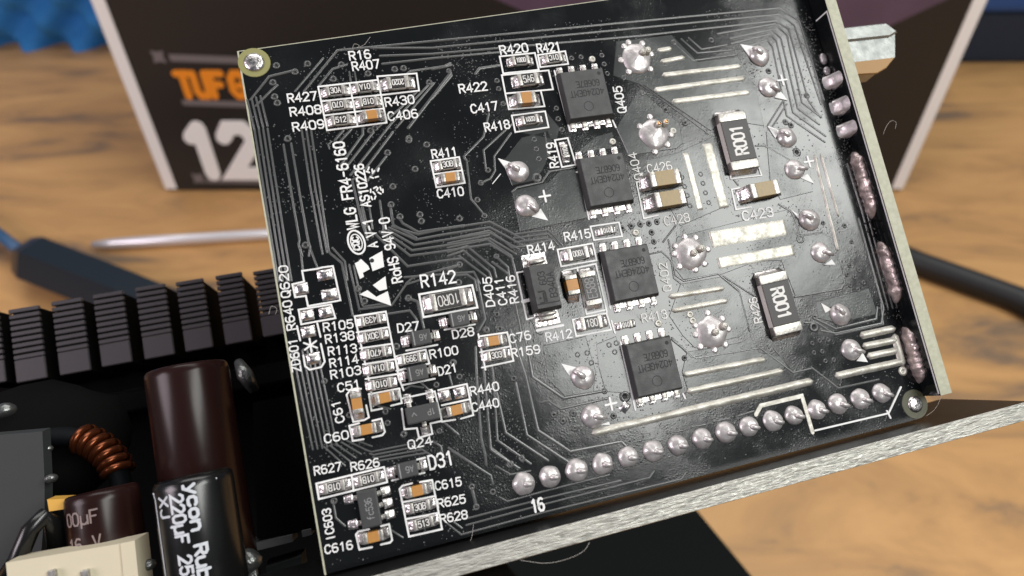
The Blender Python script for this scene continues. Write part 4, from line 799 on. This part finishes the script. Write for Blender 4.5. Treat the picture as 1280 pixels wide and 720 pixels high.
# capacitors
def can(name, label, top, bot, n, r, m, lipm):
    a = W3(*top, n); b = W3(*bot, n); o = empty(name, BM @ Matrix.Translation((a.x * .1, a.y * .1, a.z * .1))); tag(o, label, 'capacitor')
    h = a.y + 40; mb = MB(); lathe(mb, [(r, -h), (r, -.9), (r * .985, -.35), (r * .93, -.08), (r * .86, 0), (r * .84, -.12)], 40, axis='y'); put('sleeve', mb.mesh('sleeve', m, True), o)
    mb = MB(); lathe(mb, [(r * .85, -.4), (r * .85, -.1), (.01, -.08)], 32, axis='y'); put('can_top', mb.mesh('can_top', lipm), o); return o
def words(txt):
    n = 0
    for wd2 in txt.split(' '): yield n, wd2; n += len(wd2) + 1
def wrap(o, txt, ang, y0, length, height, r, m, st, down=True):
    if down: mp = lambda x, y, z: ((r + z) * math.sin(ang + y / r), y0 - x, (r + z) * math.cos(ang + y / r))
    else: mp = lambda x, y, z: ((r + z) * math.sin(ang + x / r), y0 + y, (r + z) * math.cos(ang + x / r))
    for n0, wd2 in words(txt):
        mb = text_mb(wd2, length * (5.6 * len(wd2) - 1.6) / (5.6 * len(txt) - 1.6), height, st, .02); dx = length * 5.6 * n0 / (5.6 * len(txt) - 1.6)
        mb.V = [mp(x + dx, y, z) for x, y, z in mb.V]; put('printed_text', mb.mesh('printed_text', m), o)
can('capacitor', 'tall glossy dark brown capacitor without print beside the circuit board', (233, 458), (258, 720), -13.0, 3.95, 'brown_sleeve', 'brown_sleeve')
c2 = can('capacitor', 'black capacitor with white print reading 220uF 25V in front of the tall brown one', (241, 594), (250, 720), -4.0, 3.25, 'black_sleeve', 'black_sleeve')
wrap(c2, '220mF 25V2', -.36, -1.2, 8.0, 1.0, 3.28, 'sleeve_print', .22); wrap(c2, 'ycon Ruby', .06, -.6, 8.6, .9, 3.28, 'sleeve_print', .26); wrap(c2, 'XJ', -.74, -1.2, 1.7, .9, 3.28, 'sleeve_print', .2); wrap(c2, 'Y', -.70, -8.0, .8, .9, 3.28, 'sleeve_print', .2)
mb = MB(); sweep(mb, [(-3.1, -1.2), (-3.4, -.75), (2.7, -.6)], .14, flatp(.02)); mb.V = [((3.28 + c) * math.sin(a / 3.28), b, (3.28 + c) * math.cos(a / 3.28)) for a, b, c in mb.V]; put('printed_line', mb.mesh('printed_line', 'sleeve_print'), c2)
mb = MB(); sweep(mb, [(-3.1, -1.2), (-3.1, -20)], .16, flatp(.02)); mb.V = [((3.28 + c) * math.sin(a / 3.28), b, (3.28 + c) * math.cos(a / 3.28)) for a, b, c in mb.V]; put('printed_line', mb.mesh('printed_line', 'sleeve_print'), c2)
c3 = can('capacitor', 'short brown capacitor with faint 16V print behind the cream connector', (127, 612), (133, 720), -9.0, 3.05, 'brown_sleeve', 'brown_sleeve')
wrap(c3, '00mF', -.80, -2.5, 3.0, 1.05, 3.07, 'dull_print', .16, False); wrap(c3, '16 V', -.80, -4.7, 3.0, 1.05, 3.07, 'dull_print', .16, False)
# cream connector
cn = empty('connector', BM); tag(cn, 'cream plastic pin connector at the bottom left corner', 'connector'); nc = -4.0
mb = MB(); prism(mb, [P(*q, nc) for q in ((5,702),(160,676),(172,780),(15,800))], nc - 3, nc, 0, .12); put('housing', mb.mesh('housing', 'cream'), cn)
mb = MB(); prism(mb, [P(*q, nc) for q in ((150,677.5),(171,673),(182,780),(160,783))], nc - 3, nc + .25, 0, .1); put('side_rib', mb.mesh('side_rib', 'cream'), cn)
for x in (67, 108):
    a = W3(x, 716, nc); mb = MB(); boxm(mb, a.x - .3, a.x + .3, a.y - 3, a.y + .3, nc - .2, nc + .5, 0, .1); put('pin', mb.mesh('pin', 'terminal'), cn)
gb = empty('grey_block', BM); tag(gb, 'dark grey wrapped component block at the left edge of the frame', 'component'); ng = -14.0
mb = MB(); prism(mb, [P(*q, ng) for q in ((-60,545),(57,535),(60,600),(60,640),(55,700),(-60,760))], ng - 1, ng, 0, .3); put('wrapper', mb.mesh('wrapper', 'grey_block'), gb)
# toroid
tr = empty('toroid_coil', BM); tag(tr, 'black toroid choke with copper winding behind the short capacitor', 'coil'); nt_ = -20.0
c = W3(70, 622, nt_); R_ = 6.3; mb = MB(); V = []; Fc = []; A_, B_ = 40, 14
for i in range(A_):
    for j in range(B_):
        a, b = 2 * math.pi * i / A_, 2 * math.pi * j / B_; V.append((c.x + (R_ + 1.0 * math.cos(b)) * math.cos(a), c.y + (R_ + 1.0 * math.cos(b)) * math.sin(a), c.z + 1.4 * math.sin(b)))
for i in range(A_):
    for j in range(B_): Fc.append((i * B_ + j, ((i + 1) % A_) * B_ + j, ((i + 1) % A_) * B_ + (j + 1) % B_, i * B_ + (j + 1) % B_))
mb.add(V, Fc); put('core', mb.mesh('core', 'toroid_core', True), tr)
for k in range(7):
    a = math.radians(58 - 7.5 * k); mb = MB(); n = 18
    ring = [(c.x + (R_ + 1.3 * math.cos(t)) * math.cos(a + .05 * math.sin(t)), c.y + (R_ + 1.3 * math.cos(t)) * math.sin(a + .05 * math.sin(t)), c.z + 1.7 * math.sin(t)) for t in [2 * math.pi * q / n for q in range(n + 1)]]
    tube(mb, ring, .44, 8); put('winding', mb.mesh('winding', 'enamel_copper', True), tr)
mb = MB(); prism(mb, [P(*q, -9) for q in ((57,623),(85,622),(86,637),(60,641))], -11, -9, 0, .1); tag(put('tape_scrap', mb.mesh('tape_scrap', 'yellow_tape')), 'small yellow tape band beside the short brown capacitor', 'tape').matrix_world = BM
mb = MB(); tube(mb, [W3(-5, 740, -8), W3(22, 700, -7), W3(38, 662, -6.5), W3(54, 646, -7), W3(66, 652, -8), W3(72, 690, -9)], .75, 12); tag(put('wire_loop', mb.mesh('wire_loop', 'black_sleeve', True)), 'glossy black wire looping up behind the cream connector', 'wire').matrix_world = BM
# black block between capacitor and board
bl = empty('transformer_block', BM); tag(bl, 'black block with grey clip strip between tall capacitor and circuit board', 'component'); nb = -16.0
mb = MB(); prism(mb, [P(*q, nb) for q in ((312,500),(420,480),(430,660),(318,678))], nb - 10, nb, 0, .3); put('housing', mb.mesh('housing', 'black_dull'), bl)
mb = MB(); prism(mb, [P(*q, nb) for q in ((312,678),(367,666),(368,677),(316,690))], nb - 3, nb + .5, 0, .1); put('clip', mb.mesh('clip', 'grey_plastic'), bl)
mb = MB(); prism(mb, [P(*q, nb) for q in ((376,662),(390,659),(392,668),(378,672))], nb - 3, nb + .5, 0, .1); put('clip', mb.mesh('clip', 'grey_plastic'), bl)
mb = MB(); prism(mb, [P(*q, nb) for q in ((330,706),(378,692),(385,740),(335,745))], nb - 3, nb + .2, 0, .2); put('foot', mb.mesh('foot', 'grey_block'), bl)
mb = MB(); a = W3(312, 700, -9); sphere(mb, a, 1.15); boxm(mb, a.x - .5, a.x + .5, a.y - 6, a.y - .4, a.z - .5, a.z + .5, 0, .1)
mb.V = [tuple(Vector(v) + Vector((1, 1, .5)) * .25 * noise.noise(Vector(v) * .9)) for v in mb.V]
tag(put('solder_lug', mb.mesh('solder_lug', 'lug_dark', True)), 'shiny solder blob on a lug right of the black capacitor', 'solder lug').matrix_world = BM
mb = MB(); tube(mb, [W3(298, 452, -22), W3(306, 468, -21), W3(318, 488, -22)], .7, 10, radii=[.5, .9, .6]); tag(put('component_lead', mb.mesh('component_lead', 'lug_dark', True)), 'pale bent component lead behind the tall brown capacitor', 'lead').matrix_world = BM
mb = MB(); a = W3(357, 530, -24); sphere(mb, a, 2.4, sx=.8, sy=1.2); tag(put('resin_bead', mb.mesh('resin_bead', 'brown_sleeve', True)), 'dark reddish resin bead in shadow beside the board edge', 'bead').matrix_world = BM
for x_, y_, n_, r_, lb in ((6,513,-18,1.0,'round bead added for a silver glint at the left frame edge above the grey block'),(60,561,-15,.45,'tiny bead added for a glint right of the grey block top corner'),(64,598,-13,.55,'small bead added for a glint above the yellow tape band'),(186,706,-6,.6,'small pale bead between cream connector and black capacitor')):  # beads added to give small glints among the dark parts
    mb = MB(); sphere(mb, W3(x_, y_, n_), r_, sx=1.1, sy=.8); tag(put('glint_bead', mb.mesh('glint_bead', 'lug_dark', True)), lb, 'glint bead').matrix_world = BM
mb = MB(); a = W3(40, 560, -26); sphere(mb, a, 8, sx=1.3, sy=.9, sz=.6, seg=24, rings=14); mb.V = [tuple(Vector(v) + Vector((.6, .6, .6)) * noise.noise(Vector(v) * .4)) for v in mb.V]
tag(put('choke_body', mb.mesh('choke_body', 'black_dull', True)), 'dark lumpy choke body behind the grey block', 'component').matrix_world = BM
mb = MB(); boxm(mb, -64, -40, -1.6, 1.6, -48, -44, 0, .3); mb.V = [(x, y + W3(150, 505, -45).y, z) for x, y, z in mb.V]
tag(put('metal_shield', mb.mesh('metal_shield', 'fin_black')), 'dull metal shield strip in shadow below the fins', 'shield').matrix_world = BM
# lint fibres on the edges
def lint(pts, n, label, r=.035):
    mb = MB(); pp = [W3(x, y, n) for x, y in pts]; q = []
    for i in range(len(pp) - 1):
        p0, p1, p2, p3 = pp[max(i - 1, 0)], pp[i], pp[i + 1], pp[min(i + 2, len(pp) - 1)]
        for k in range(5):
            t = k / 5; q.append(.5 * ((2 * p1) + (p2 - p0) * t + (2 * p0 - 5 * p1 + 4 * p2 - p3) * t * t + (3 * p1 - p0 - 3 * p2 + p3) * t ** 3))
    q.append(pp[-1]); tube(mb, q, r * .38, 5); o = put('lint_fibre', mb.mesh('lint_fibre', 'lint', True)); o.matrix_world = BM; tag(o, label, 'fibre', 'stray lint fibres')
lint([(1104,168),(1108,158),(1114,151),(1120,153),(1119,161)], 2.4, 'tiny curled fibre on the pale edge of the side board')
lint([(440,62),(443,55),(449,57),(446,60),(455,56),(460,50),(463,46)], .2, 'tiny curled fibre on the upper board edge')
lint([(650,700),(680,704),(705,700),(728,690),(737,678)], 4.7, 'long fine fibre hanging below the sawn plate edge')
lint([(592,655),(590,670),(587,682),(596,692)], .2, 'fine fibre lying near the lower board edge left of the number')
lint([(336,393),(339,383),(346,386),(344,393)], .1, 'small loop of fibre at the left board edge')
lint([(1158,520),(1168,512),(1175,500),(1178,488)], 1.0, 'fibre at the lower right corner of the board')
